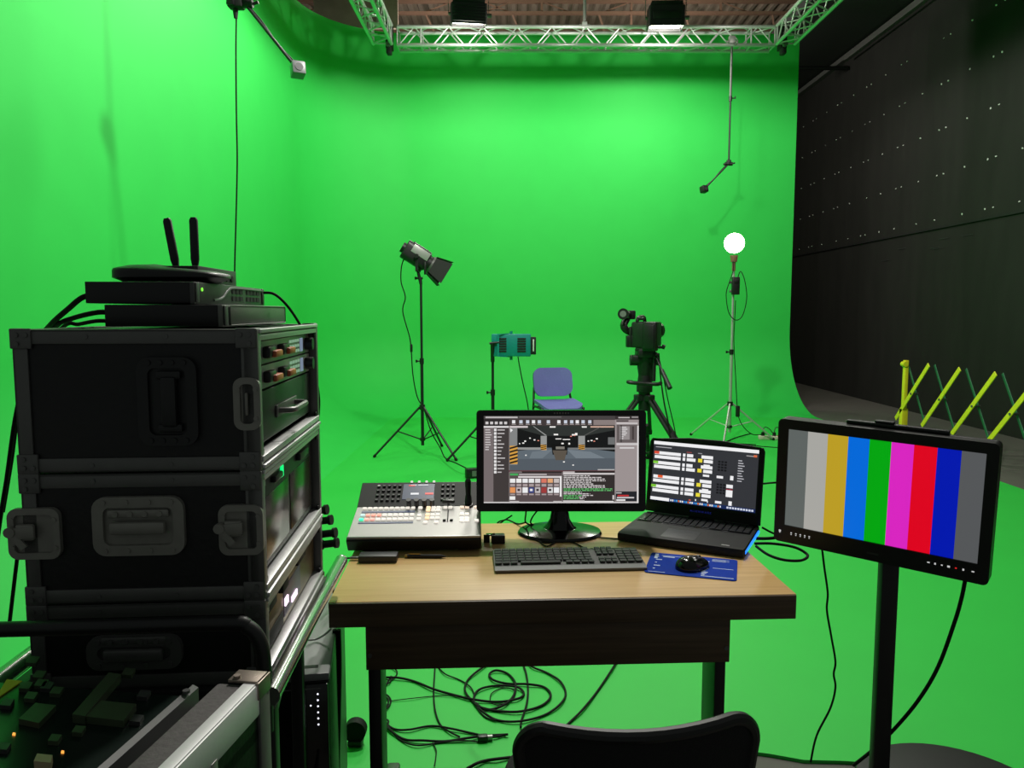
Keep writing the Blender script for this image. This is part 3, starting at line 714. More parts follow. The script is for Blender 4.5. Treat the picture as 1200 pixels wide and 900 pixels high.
# ================================================================ RACK CASES ON THE CART
SY = 3.9                                        # the stack's turn
S0 = Vector((-.435, 1.30, 0))                   # near right corner
def rack_case(label, z, Hh, Wc=.395, D=.555, off=0.0, handle=None, latches=()):
    c, s = math.cos(R(SY)), math.sin(R(SY))
    t = thing('rack_case', label, 'flight case', (S0.x + off, S0.y, z), SY, 'stacked rack flight cases')
    th = .009
    b = MB()
    b.b2((-Wc + th, .004, th), (-.004, .004 + th, Hh - th)); b.b2((-Wc + th, D - .004 - th, th), (-.004, D - .004, Hh - th))
    b.b2((-Wc + .004, .004, th), (-Wc + .004 + th, D - .004, Hh - th))
    b.b2((-Wc + .004, .004, .003), (-.003, D - .004, .003 + th)); b.b2((-Wc + .004, .004, Hh - .003 - th), (-.003, D - .004, Hh - .003))
    b.build('panels', LAM, t)
    e = MB(); w = .024; k = .0045
    for zz0, zz1 in ((0, w), (Hh - w, Hh)):
        e.b2((-Wc, 0, zz0), (0, k, zz1), 0, .001); e.b2((-Wc, D - k, zz0), (0, D, zz1), 0, .001); e.b2((-Wc, 0, zz0), (-Wc + k, D, zz1), 0, .001)
        zc = zz0 if zz0 == 0 else Hh - k
        e.b2((-Wc, 0, zc), (0, w, zc + k), 0, .001); e.b2((-Wc, D - w, zc), (0, D, zc + k), 0, .001); e.b2((-Wc, 0, zc), (-Wc + w, D, zc + k), 0, .001); e.b2((-w, 0, zc), (0, D, zc + k), 0, .001)
    for xx in (-Wc, -w):
        e.b2((xx, 0, 0), (xx + w, k, Hh), 0, .001); e.b2((xx, D - k, 0), (xx + w, D, Hh), 0, .001)
    for yy in (0, D - w): e.b2((-Wc, yy, 0), (-Wc + k, yy + w, Hh), 0, .001)
    for xx in (-Wc * .37, -Wc * .7):
        for zz in (.012, Hh - .012): e.cyl((xx, 0, zz), (xx, -.0015, zz), .004, n=8)
    e.build('edge_trim', STEEL, t)
    # mouth of the rack on the right: bright frame rails
    f = MB()
    f.b2((-.02, .0, 0), (.004, .022, Hh), 1, .001); f.b2((-.02, D - .022, 0), (.004, D, Hh), 1, .001)
    for z0, z1, x1 in ((Hh - .020, Hh - .010, .004), (Hh - .007, Hh, .007), (.0, .007, .009), (.011, .022, .006)):
        f.b2((-.02, .012, z0), (x1, D - .012, z1), 0, .0012)
    f.build('mouth_rail', [ALU, STEEL], t)
    for yy in (.0, D):
        for zz in (0, Hh):
            for xx in (-Wc, 0):
                cc = MB(); sx, sy, sz = (1 if xx else -1), (1 if yy == 0 else -1), (1 if zz == 0 else -1)
                cc.box((xx + sx * .015, yy + sy * .000, zz + sz * .015), (.034, .006, .034), 0, .002); cc.box((xx, yy + sy * .015, zz + sz * .015), (.006, .034, .034), 0, .002)
                for a_, b_ in ((.009, .009), (.024, .009), (.009, .024)): cc.cyl((xx + sx * a_, yy - sy * .003, zz + sz * b_), (xx + sx * a_, yy - sy * .0055, zz + sz * b_), .0042, n=10)
                cc.build('corner_cap', STEEL if yy == 0 else BPOW, t)
    if handle:
        hx, hz, hw, hh, vert, lm = handle
        h = MB(); h.frame([(hx + u, hz + v) for u, v in rrect(hw, hh, .022)], [(hx + u, hz + v) for u, v in rrect(hw - .036, hh - .036, .012)], -.006, .004, 'y')
        h.prism([(hx + u, hz + v) for u, v in rrect(hw - .03, hh - .03, .012)], .001, .0035, 'y')
        for k in range(4):
            u = -hw / 2 + .02 + k * (hw - .04) / 3
            for v in (-hh / 2 + .009, hh / 2 - .009): h.cyl((hx + u, -.006, hz + v), (hx + u, -.0085, hz + v), .0045, n=8)
        hd = h.build('handle_dish', lm, t)
        g = MB()
        if vert: g.box((hx + .004, -.009, hz), (.026, .012, hh - .065), 0, .005).box((hx + .004, -.006, hz + hh / 2 - .03), (.04, .008, .014), 0, .003).box((hx + .004, -.006, hz - hh / 2 + .03), (.04, .008, .014), 0, .003)
        else:
            g.box((hx, -.009, hz - .002), (hw - .06, .012, .022), 0, .005).box((hx, -.004, hz + .022), (hw - .05, .006, .014), 0, .003)
            for k in range(4): g.cyl((hx - hw * .24 + k * hw * .16, -.007, hz + .022), (hx - hw * .24 + k * hw * .16, -.010, hz + .022), .005, n=8)
        g.build('handle_grip', lm, hd)
    for lx, lz, lw, lh, opened in latches:
        l = MB(); l.frame([(lx + u, lz + v) for u, v in rrect(lw, lh, .016)], [(lx + u, lz + v) for u, v in rrect(lw - .022, lh - .022, .008)], -.006, .004, 'y')
        l.prism([(lx + u, lz + v) for u, v in rrect(lw - .02, lh - .02, .008)], 0, .003, 'y')
        for u, v in ((-1, -1), (1, -1), (1, 1), (-1, 1)): l.cyl((lx + u * (lw / 2 - .008), -.006, lz + v * (lh / 2 - .02)), (lx + u * (lw / 2 - .008), -.008, lz + v * (lh / 2 - .02)), .004, n=8)
        ld = l.build('latch_dish', HARD, t)
        wgs = MB()
        if opened:      # butterfly wing swung out
            wgs.box((lx - .012, -.008, lz + .004), (.030, .010, .028), 0, .004).prism([(lx - .03, lz + .012), (lx + .005, lz + .016), (lx + .005, lz - .004), (lx - .02, lz - .006)], -.016, -.011, 'y', bev=.001)
            wgs.cyl((lx - .034, -.018, lz + .006), (lx - .034, -.009, lz + .006), .009, n=14).bar((lx - .034, -.0135, lz + .006), (lx - .012, -.0135, lz - .022), .012, .004, up=(0, 1, 0))
        else: wgs.box((lx, -.007, lz), (lw - .04, .008, lh - .05), 0, .003)
        wgs.build('latch_wing', HARD, ld)
    return t
c1 = rack_case('topmost black rack case, two silver-fronted units and a drawer in its mouth', 1.2285, .2415, handle=(-.146, .120, .098, .150, True, BPOW), latches=((-.015, .115, .045, .09, False),))
c2 = rack_case('middle black rack case with a wide recessed handle and two small dark screens', 1.0, .2255, handle=(-.203, .135, .152, .102, False, HARD), latches=((-.375, .125, .085, .088, True), (-.032, .125, .075, .088, True)))
c3 = rack_case('bottom black rack case with a bronze panel and a lit violet display', .845, .152, handle=(-.22, .066, .16, .06, False, STEEL))
def fp(y0, z0, y1, z1, x0, x1, mi=0, q=None, bev=.001): q.b2((x0, y0, z0), (x1, y1, z1), mi, bev)
# top case units
for i, z0 in enumerate((.176, .131)):
    q = MB(); fp(.030, z0, .525, z0 + .042, -.15, -.012, 0, q)
    u = q.build('rack_receiver', ALUD, c1)
    q = MB()
    for y_ in (.12, .235): q.box((-.006, y_, z0 + .021), (.016, .050, .022), 0, .005)
    q.each('knob_guard', BLK, u)
    q = MB()
    for y_ in (.145, .26): q.box((.0, y_, z0 + .017), (.016, .055, .013), 0, .003)
    q.each('grip', ORNG, u)
    q = MB()
    for a_ in range(4):
        for b_ in range(3): q.box((-.0115, .325 + a_ * .026, z0 + .010 + b_ * .011), (.002, .018, .006), 0)
    q.each('meter_lamp', glow((190, 235, 200), .35), u)
    q = MB(); q.box((-.0115, .437, z0 + .021), (.002, .025, .030), 0); q.build('display', glow((200, 220, 255), .3), u)
    q = MB(); q.cyl((-.012, .485, z0 + .021), (.006, .485, z0 + .021), .014); q.build('dial', BLK, u)
q = MB(); fp(.030, .034, .525, .127, -.2, -.012, 0, q); dw = q.build('drawer', BPOW, c1)
MB().tube([(-.012, .20, .078), (.016, .21, .078), (.018, .27, .078), (.016, .33, .078), (-.012, .34, .078)], .006).box((-.010, .27, .078), (.004, .18, .024), 0, .001).build('handle', STEEL, dw)
# middle case: twin rack monitors
q = MB(); fp(.030, .030, .525, .205, -.1, -.012, 0, q); tm = q.build('twin_monitor', BPOW, c2)
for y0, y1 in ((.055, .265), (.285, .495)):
    q = MB(); fp(y0, .042, y1, .160, -.013, -.0105, 0, q); q.build('monitor_screen', mat('brown_reflection_glass', (60, 44, 36), .22, .3, var=.15), tm)  # brown reflection is painted into the colour of the dark screens
q = MB(); q.box((-.011, .215, .182), (.003, .02, .022), 0); q.build('indicator', glow((0, 240, 120), 1.2), tm)
q = MB(); q.box((-.008, .40, .183), (.012, .09, .016), 0, .003).box((-.008, .16, .183), (.012, .06, .012), 0, .003); q.each('rocker_switch', BLK, tm)
# bottom case
q = MB(); fp(.030, .028, .525, .132, -.15, -.012, 0, q); un = q.build('rack_unit', GOLD, c3)
q = MB(); fp(.040, .030, .19, .060, -.012, -.010, 0, q); q.b2((-.012, .04, .108), (-.002, .11, .13), 0, .002); q.b2((-.012, .16, .104), (-.002, .21, .13), 0, .002); q.b2((-.012, .30, .112), (-.002, .38, .13), 0, .002); q.each('cover', BLKM, un)
q = MB(); fp(.20, .040, .36, .098, -.012, -.0105, 0, q); q.build('display', glow((74, 66, 84), .3), un)
q = MB(); q.box((-.009, .215, .070), (.004, .026, .016), 0, .001); q.box((-.0095, .29, .052), (.003, .05, .012), 0); q.each('lit_button', glow((255, 225, 250), 1.6), un)

# plugs on the far corner of the stack
for i, (p_, lb) in enumerate((((376, 598), 'topmost of the four black cable plugs at the far edge of the cases'), ((381, 610), 'second from top of the four black cable plugs at the far edge of the cases'), ((386, 625), 'third from top of the four black cable plugs at the far edge of the cases'), ((388, 637), 'lowest of the four black cable plugs at the far edge of the cases'))):
    P = at(p_[0], p_[1], 1.92 - .01 * i); t = thing('cable_plug', lb, 'plug', P, -10, 'cable plugs at the far edge of the cases')
    MB().cyl((-.024, 0, -.004), (.012, 0, .002), .0095).cyl((.010, 0, .002), (.018, 0, .003), .013).cyl((-.03, 0, -.005), (-.022, 0, -.004), .0125).build('shell', BLK, t)
    MB().tube([(-.028, 0, -.005), (-.04, -.003, -.03), (-.035, 0, -.07), (-.028, .01, -.11 - .01 * i)], .005).build('lead', RUB, t)

# ================================================================ CART
cart = thing('equipment_cart', 'black and chrome tubular cart carrying the rack cases', 'cart', (S0.x, S0.y, 0), SY)
c_ = MB(); c_.b2((-.42, -.015, .822), (.0, .60, .845), 0, .004); c_.build('deck', BPOW, cart)
for x_, y_ in ((.018, -.055), (-.46, -.055), (-.04, .44), (-.44, .44)):
    lg = MB().b2((x_ - .014, y_ - .014, .08), (x_ + .014, y_ + .014, .835), 0, .003).build('leg', BPOW, cart)
    MB().cyl((x_ - .012, y_, .035), (x_ + .012, y_, .035), .035, n=20).b2((x_ - .016, y_ - .012, .04), (x_ + .016, y_ + .012, .082), 0, .003).build('caster', RUB, lg)
MB().tube([(.030, -.09, .868), (.030, .2, .862), (.026, .64, .838), (.026, .70, .836)], .0165, 14).sph((.026, .70, .836), .0165).b2((-.005, .3, .838), (.03, .33, .85)).b2((-.005, .05, .838), (.03, .08, .855)).build('side_rail', SATIN, cart)
MB().tube([(-.45, -.09, .868), (-.45, .2, .862), (-.45, .62, .84)], .0165, 14).build('side_rail', SATIN, cart)
MB().bar((.018, -.055, .82), (-.46, -.055, .82), .025, .02).bar((.018, -.055, .82), (-.04, .44, .82), .025, .02).bar((-.46, -.055, .82), (-.44, .44, .82), .025, .02).bar((-.04, .44, .82), (-.44, .44, .82), .025, .02).bar((.018, -.055, .25), (-.04, .44, .25), .02, .02).bar((-.46, -.055, .25), (-.44, .44, .25), .02, .02).each('frame_bar', BPOW, cart)
MB().tube([(.018, -.075, .80), (.018, -.075, .90), (.012, -.075, .955), (-.008, -.075, .982), (-.04, -.075, .988), (-.25, -.075, .988), (-.45, -.075, .988), (-.48, -.075, .982), (-.5, -.075, .955), (-.505, -.075, .90), (-.505, -.075, .80)], .0125, 14, res=8).build('push_handle', BPOW, cart)

# ================================================================ EQUIPMENT ON TOP OF THE CASES
ZT1 = 1.471
def dev(name, label, cat, near, yaw, Wd, D, Hh, z, face, side=BLK):
    t = thing(name, label, cat, (near[0], near[1], z), yaw)
    MB().b2((-Wd, 0, .002), (-.004, D, Hh), 0, .0015).build('case', side, t)
    for xx in (-.02, -Wd + .02):
        for yy in (.03, D - .03): pass
    MB().b2((-.004, -.004, .001), (.004, D + .004, Hh), 0, .001).build('front_panel', face, t)
    return t
GF = mat('grey_green_panel', (112, 116, 108), .42, .3, var=.05)
d1 = dev('rack_receiver', 'lower flat grey-fronted rack unit lying on the topmost case', 'rack unit', (-.523, 1.385), 2.2, .205, .43, .041, ZT1, GF)
MB().b2((.004, .0, .004), (.007, .02, .039), 0, .001).build('rack_ear', DGREY, d1)
MB().b2((.004, .03, .004), (.007, .425, .039), 0, .004).build('fascia', GF, d1)
d2 = dev('rack_switch', 'upper rack unit with port slots, lying on the lower flat unit', 'rack unit', (-.578, 1.40), 3.0, .19, .46, .041, ZT1 + .0415, mat('slate_panel', (82, 84, 82), .45, .3))
q = MB()
for a_ in range(8):
    for b_ in range(2):
        if a_ != 3: q.b2((.004, .215 + a_ * .026, .009 + b_ * .015), (.0055, .236 + a_ * .026, .019 + b_ * .015), 0)
q.each('port', BLKM, d2)
q = MB(); q.tube([(.0045, .10, .009), (.0045, .15, .014), (.0045, .19, .030), (.0045, .235, .036), (.0045, .45, .036)], .0025, 6); q.build('decor_line', MGREY, d2)
MB().cyl((.004, .035, .028), (.0058, .035, .028), .0035, n=10).build('indicator', glow((120, 230, 60), 1.5), d2)
q = MB().b2((.004, .0, .004), (.006, .018, .04), 0, .001).b2((.004, .442, .004), (.006, .46, .04), 0, .001); q.each('rack_ear', DGREY, d2)
P3 = at(294, 334, 1.66)
d3 = dev('converter_box', 'small dark box with round sockets behind the white-edged router', 'box', (P3.x - .05, 1.50, 0), 2, .10, .22, .034, ZT1 + .083, DGREY)
q = MB()
for k in range(4): q.cyl((.004, .10 + k * .03, .016), (.007, .10 + k * .03, .016), .007, n=12)
q.each('socket', BLKM, d3)
# router: flat curved shell, two aerials
P4 = at(205, 330, 1.52)
RSC = .88
rt = thing('wifi_router', 'flat black router with two upright aerials on top of the rack units', 'router', (P4.x - .004, 1.52, ZT1 + .0835), -4)
vs = []; N, Mm = 40, 7
prof = [(1.0, .010), (1.0, .018), (.985, .0225), (.93, .025), (.7, .030), (.3, .032)]
base_sh = []
for k in range(N):
    a = 2 * PI * k / N; cx, sx = math.cos(a), math.sin(a)
    e_ = 2 / 3.2
    base_sh.append((.107 * math.copysign(abs(cx) ** e_, cx), .066 * math.copysign(abs(sx) ** e_, sx)))
bsh = [(.80, .000), (.86, .004)] + prof
for f_, z_ in bsh:
    for x_, y_ in base_sh: vs.append((x_ * f_, y_ * f_, z_ + .006 * (x_ / .115) * -1 * (1 if z_ > .012 else 0)))
r_ = MB().raw(vs, [[i * N + k, i * N + (k + 1) % N, (i + 1) * N + (k + 1) % N, (i + 1) * N + k] for i in range(len(bsh) - 1) for k in range(N)] + [list(range(N))[::-1], [(len(bsh) - 1) * N + k for k in range(N)]])
r_.build('shell', BLK, rt, 50)
for x_, tl, y_ in ((-.017, -9, .05), (.022, 0, .05)):
    a_ = MB(); a_.T = Matrix.Translation((x_, y_, .028)) @ Matrix.Rotation(R(tl), 4, 'Y')
    a_.cyl((0, 0, -.006), (0, 0, .008), .0055).prism([(-.0055, .008), (.0055, .008), (.0082, .022), (.0082, .100), (.005, .106), (-.005, .106), (-.0082, .100), (-.0082, .022)], -.004, .004, 'y', bev=.002)
    a_.build('aerial', mat('navy_black_plastic', (12, 20, 28), .5), rt)

# cables behind the stack
def Pl(L, Y): return [at(x, y, Y + (k * dy_)) for k, (x, y) in enumerate(L)]
dy_ = .0
def cb(label, L, r, group=None, m=None): return cable('cable', [at(x, y, Y) for x, y, Y in L], r, label, m, 'cable', group)
cb('thick black cable from the upper rack unit curving down behind the cases', [(116, 347, 1.47), (98, 348, 1.47), (80, 362, 1.50), (60, 380, 1.56), (45, 400, 1.72), (30, 440, 1.88), (18, 490, 1.90), (8, 560, 1.92), (0, 610, 1.93), (-12, 700, 1.95)], .0055)
cb('upper of two black cables bowing out behind the lower rack unit', [(137, 367, 1.49), (115, 366, 1.49), (85, 373, 1.52), (66, 382, 1.56), (50, 405, 1.74), (36, 440, 1.9), (30, 500, 1.92), (34, 560, 1.93), (22, 640, 1.94), (10, 740, 1.95)], .005)
cb('lower of two black cables bowing out behind the lower rack unit', [(137, 377, 1.52), (115, 376, 1.52), (92, 380, 1.55), (74, 383, 1.60), (40, 420, 1.95), (24, 470, 1.98), (14, 540, 1.99), (4, 600, 2.0)], .004)
cb('black patch cable looping from the rack unit ports down the case edge', [(309, 343, 1.70), (322, 345, 1.70), (338, 360, 1.72), (354, 385, 1.80), (365, 412, 1.845), (370, 440, 1.86), (374, 470, 1.87), (372, 500, 1.88), (369, 520, 1.88)], .003)

# ================================================================ OPEN CASE WITH A CIRCUIT BOARD, NEAR LEFT
OZ = .98
oc = thing('open_flight_case', 'tall open flight case with a bright aluminium rim and grey foam edge', 'flight case', (-.352, 1.062, 0), -8)
OW, OD = .60, .60
q = MB(); q.b2((-OW, -.010, .03), (-.002, -.002, OZ - .05)).b2((-OW, -OD, .03), (-.002, -OD + .008, OZ - .016)).b2((-.010, -OD, .03), (-.002, -.002, OZ - .016)).b2((-OW, -OD, .03), (-OW + .008, -.002, OZ - .016)).b2((-OW, -OD, .03), (-.002, -.002, .04)).b2((-OW, -OD, .90), (-.002, -.002, .915))
q.build('panels', LAM, oc)
q = MB()
for y_ in (-OD,):
    q.b2((-OW - .002, y_ - .004 if y_ < -.1 else y_ - .024, OZ - .020), (0, y_ + .020 if y_ < -.1 else y_, OZ), 0, .002)
for x_ in (-OW, 0): q.b2((x_ - .022, -OD, OZ - .022), (x_, -.0, OZ), 0, .002); q.b2((x_ - .004 , -OD, OZ - .045), (x_ + .001, 0, OZ - .0), 0, .001)
q.build('rim', RIM, oc)
q = MB()
for x_ in (-.026, 0):
    q.b2((-.026, -.004, 0.02), (.001, .001, OZ - .02), 0, .001); q.b2((-.003, -.030, .02), (.002, .001, OZ - .02), 0, .001)
q.b2((-.003, -.16, .02), (.002, -.145, OZ - .04), 0, .001); q.b2((-.003, -.60, .60), (.002, .0, .625), 0, .001)
q.build('edge_trim', ALUD, oc)
q = MB().b2((-.045, -.030, OZ - .001), (.0025, .0025, OZ + .003), 0, .001).cyl((-.035, -.022, OZ + .002), (-.035, -.022, OZ + .007), .005, n=12).b2((-.002, -.035, OZ - .022), (.0035, .0025, OZ + .003), 0, .001)
q.build('corner_plate', mat('tan_steel', (150, 138, 128), .45, .8), oc)
MB().b2((-.062, -.56, OZ - .05), (-.0225, -.026, OZ - .004), 0, .004).build('foam_lining', FOAM, oc)
MB().prism([(-.115, .915), (-.082, .915), (-.082, OZ - .008), (-.10, OZ - .004)], -.56, -.03, 'y', bev=.002).build('guide_rail', DGREY, oc) if False else None
g = MB(); g.raw([], [])
g.prism([(-.118, .916), (-.086, .916), (-.086, .972), (-.094, .976)], -.58, -.035, 'y', bev=.002)
g.cyl((-.090, -.06, .976), (-.090, -.06, .980), .005, n=10)
g.build('guide_rail', mat('slate_rail', (78, 78, 78), .5), oc)
l_ = MB()
for yy in (-.25, -.33, -.41): l_.b2((-.001, yy, .78), (.006, yy + .04, .84), 0, .004).cyl((.004, yy + .02, .80), (.010, yy + .02, .80), .01, n=12)
l_.each('latch', STEEL, oc)
BZ = .945
cbd = thing('circuit_board', 'large dark circuit board lying inside the open flight case', 'circuit board', (-.352, 1.062, .918), -8)
bpy.context.view_layer.update()
inv = (Matrix.Translation((-.352, 1.062, .918)) @ Matrix.Rotation(R(-8), 4, 'Z')).inverted()
MB().b2((-.585, -.585, .018), (-.122, -.012, .026), 0, .001).b2((-.57, -.57, 0), (-.55, -.55, .019)).b2((-.15, -.57, 0), (-.13, -.55, .019)).b2((-.57, -.04, 0), (-.55, -.02, .019)).b2((-.15, -.04, 0), (-.13, -.02, .019)).build('board', PCB, cbd)
def onb(x, y): return inv @ atz(x, y, BZ)
def chip(name, quadpx, h, m):
    P = [onb(*p) for p in quadpx]
    q = MB(); n = len(P)
    q.raw([(p.x, p.y, .026) for p in P] + [(p.x, p.y, .026 + h) for p in P], [[k, (k + 1) % n, n + (k + 1) % n, n + k] for k in range(n)] + [list(range(n))[::-1], list(range(n, 2 * n))])
    return q.build(name, m, cbd)
chip('heat_sink', [(85, 846), (100, 848), (142, 798), (128, 796)], .012, CHIP)
chip('heat_sink', [(100, 847), (145, 852), (160, 832), (118, 828)], .010, CHIP)
chip('memory_module', [(22, 848), (46, 853), (66, 832), (42, 829)], .008, CHIP)
chip('sticker', [(-8, 822), (0, 816), (26, 798), (8, 796)], .0012, STICK)
for (x, y) in ((30, 806), (46, 793), (55, 806), (66, 812), (36, 818), (48, 803), (8, 826), (150, 790), (168, 816), (92, 858), (160, 845), (4, 878), (38, 776), (64, 868)):
    chip('chip', [(x - 8, y + 4), (x + 4, y + 5), (x + 9, y - 3), (x - 3, y - 4)], .006, CHIP if (x + y) % 3 else DGREY)
for (x, y) in ((16, 860), (73, 881)): chip('amber_light', [(x - 1.6, y + 1.2), (x + 2, y + 1.4), (x + 2.2, y - 1), (x - 1, y - 1.3)], .0015, glow((255, 165, 70), 1.3))
chip('connector', [(40, 900), (60, 902), (62, 893), (44, 891)], .010, mat('cream_plastic', (190, 176, 140), .5))

# ================================================================ PC TOWER BESIDE THE DESK
pc = thing('pc_tower', 'black tower computer with a grey top between the cart and the desk', 'computer', (-.447, 1.806, 0), 9)
MB().b2((-.215, 0, .012), (0, .60, .600), 0, .006).b2((-.19, .03, 0), (-.16, .06, .013)).b2((-.05, .03, 0), (-.02, .06, .013)).b2((-.19, .44, 0), (-.16, .47, .013)).b2((-.05, .44, 0), (-.02, .47, .013)).build('case', BLK, pc)
MB().b2((-.215, -.002, .600), (0, .60, .620), 0, .005).build('top_panel', PCGR, pc)
MB().b2((-.212, -.012, .02), (-.003, .001, .598), 0, .004).build('front_panel', BLKG, pc)
q = MB().b2((-.15, .03, .6195), (-.03, .045, .6208)); q.build('top_slot', BLKM, pc)
q = MB()
for k in range(6): q.cyl((-.028, -.013, .573 - k * .0155), (-.028, -.0115, .573 - k * .0155), .0022, n=10)
q.cyl((-.045, -.013, .545), (-.045, -.0115, .545), .002, n=10)
q.each('status_light', glow((240, 240, 255), 1.6), pc)
MB().b2((-.2, -.013, .586), (-.02, -.011, .589), 0, 0).build('seam', MGREY, pc)
MB().tube([(-.03, -.013, .43), (-.035, -.03, .38), (-.06, -.035, .30), (-.11, -.03, .22), (-.14, -.03, .1), (-.15, -.05, .02)], .003).build('front_lead', RUB, pc)
# ================================================================ COLOUR-BAR MONITOR ON A FLOOR POLE
MP = Vector((1.018, 2.10, .990)); MR = (R(3.2), R(1.7), R(-39.2))
bars = thing('broadcast_monitor', 'black monitor showing colour bars on a black floor pole', 'monitor', (1.106, 2.195, 0), 0)
bpy.context.view_layer.update()
MM = Matrix.Translation(MP - Vector((1.106, 2.195, 0))) @ Euler((0, 0, MR[2])).to_matrix().to_4x4() @ Matrix.Rotation(MR[0], 4, 'X') @ Matrix.Rotation(MR[1], 4, 'Y')
BW, BH = .56, .376
b = MB(); b.T = MM
b.frame([(u, v) for u, v in rrect(BW, BH, .014)], [(u + .001, v + .012) for u, v in rrect(.502, .294, .001)], -.014, .02)
b.prism(rrect(BW, BH, .014), .015, .045, bev=.008); b.prism(rrect(.4, .24, .03), .04, .075, bev=.015)
b.box((.03, .03, .194), (.26, .02, .012), 0, .004).box((.0, .03, .203), (.05, .02, .008), 0, .003)
b.build('housing', BLK, bars)
rc = [(k / 9, 0, (k + 1) / 9, 1, c_) for k, c_ in enumerate(((93, 99, 97), (166, 165, 160), (186, 156, 36), (0, 104, 216), (0, 164, 14), (216, 36, 192), (221, 0, 30), (0, 22, 172), (84, 86, 88)))]
s_ = screen(bars, .5025, .2945, rc, (90, 90, 90), 1.0, y=-.009, c=(.001, .012)); s_.matrix_local = MM
q = MB(); q.T = MM
for k, x_ in enumerate((-.262, -.228, -.214, -.201, -.188, -.175)):
    q.box((x_, -.0145, -.155), (.006 if k == 0 else .004, .001, .006 if k == 0 else .003), 0).box((x_, -.0145, -.160), (.003, .001, .002), 0)
for k, x_ in enumerate((.140, .156, .172, .188, .205, .222, .244)):
    q.box((x_, -.0145, -.157), (.004 if k % 3 else .006, .001, .005 if k % 2 else .003), 1 if k == 4 else 0)
q.each('bezel_mark', [glow((215, 215, 215), .8), glow((235, 40, 40), .9)], bars)
q = MB(); q.T = MM; q.box((.0, -.0144, -.166), (.03, .0006, .005), 0); q.build('badge', DGREY, bars)
MB().b2((-.026, -.016, .03), (.026, .016, .93), 0, .006).b2((-.04, -.022, .90), (.04, .022, 1.04), 0, .01).build('pole', BPOW, bars)
MB().lathe([(0, 0), (.295, 0), (.303, .008), (.295, .022), (.20, .030), (0, .032)], (.268, .025, 0), 48).build('base', BPOW, bars)
# the two leads of the monitor
def cb2(label, L, r, m=None, group=None): return cable('cable', [at(x, y, Y) for x, y, Y in L], r, label, m, 'cable', group)
cb2('wavy black cable hanging from the colour-bar monitor to the floor, nearer the desk', [(963, 640, 2.27), (966, 665, 2.28), (970, 695, 2.28), (969, 715, 2.28), (974, 745, 2.28), (979, 775, 2.28), (977, 790, 2.28), (979, 806, 2.28), (973, 830, 2.28), (957, 862, 2.28), (950, 893, 2.28)], .0033)
P_ = [at(1131, 680, 1.98), at(1127, 700, 1.99), at(1119, 728, 2.01), at(1100, 780, 2.05), at(1078, 818, 2.1), at(1052, 850, 2.17), at(1026, 876, 2.23), at(1000, 897, 2.28)]
cable('cable', P_, .0052, 'thick black cable curving from the colour-bar monitor behind its pole')

# ================================================================ OFFICE CHAIR (its back towards us)
ch = thing('office_chair', 'black mesh-backed office chair, its back to the camera, at the desk', 'office chair', (.205, 1.50, 0), 5.5)
TOPZ = .789
def back_outline(w, h, r, dip, n=10):
    pts = []
    for k in range(n + 1):
        u = -w / 2 + r + (w - 2 * r) * k / n; t = 2 * u / (w - 2 * r)
        pts.append((u, h / 2 - dip * (1 - t * t)))
    for k in range(1, 11):
        a = PI / 2 - PI / 2 * k / 10; pts.append((w / 2 - r + r * math.cos(a), h / 2 - r + r * math.sin(a)))
    for k in range(0, 7):
        a = -PI / 2 * k / 6; pts.append((w / 2 - .04 - r + r * math.cos(a), -h / 2 + r + r * math.sin(a)))
    for k in range(0, 7):
        a = -PI / 2 - PI / 2 * k / 6; pts.append((-w / 2 + .04 + r + r * math.cos(a), -h / 2 + r + r * math.sin(a)))
    for k in range(0, 10):
        a = PI - PI / 2 * k / 10; pts.append((-w / 2 + r + r * math.cos(a), h / 2 - r + r * math.sin(a)))
    return pts
BWc, BHc = .438, .42
def bend(x, z): return -.23 - .10 * (x / .21) ** 2 * -.35 + .0 - .06 * (z - .6)
OUT = back_outline(BWc, BHc, .05, .011); zc = TOPZ - BHc / 2
f_ = MB(); f_.tube([(u * .97, bend(u, zc + v), zc + v * .97 - .001) for u, v in OUT], .0125, 10, closed=True, smooth=False)
f_.build('back_frame', BLK, ch)
q = MB(); N = len(OUT)
for dy in (-.006, .006):
    o0 = len(q.v); rr_ = []
    for sc_ in (1, .75, .5, .25):
        rr_ += [(u * sc_ * .97, bend(u * sc_, zc + v * sc_) + dy, zc + v * sc_ * .97) for u, v in OUT]
    rr_.append((0, bend(0, zc) + dy, zc))
    fs = [[r0 * N + k, r0 * N + (k + 1) % N, (r0 + 1) * N + (k + 1) % N, (r0 + 1) * N + k] for r0 in range(3) for k in range(N)] + [[3 * N + k, 3 * N + (k + 1) % N, 4 * N] for k in range(N)]
    q.raw(rr_, fs)
q.build('backrest', MESHF, ch, 60)
MB().prism(rrect(.42, .44, .09, 8), .445, .50, 'z', bev=.018).build('seat', MESHF, ch)
MB().b2((-.12, -.12, .42), (.12, .12, .446), 0, .01).build('seat_plate', BLK, ch)
MB().tube([(0, -.05, .43), (0, -.18, .43), (0, -.245, .46), (0, -.262, .55), (0, -.258, .66)], .022, 10).build('back_support', BLK, ch)
MB().cyl((0, 0, .10), (0, 0, .30), .026).cyl((0, 0, .28), (0, 0, .43), .016).build('gas_column', BLK, ch)
for sx in (-1, 1):
    MB().tube([(sx * .20, .05, .445), (sx * .265, .05, .46), (sx * .28, .03, .56), (sx * .275, -.0, .625)], .013).box((sx * .275, .02, .635), (.055, .23, .025), 0, .010).build('armrest', BLK, ch) if False else None
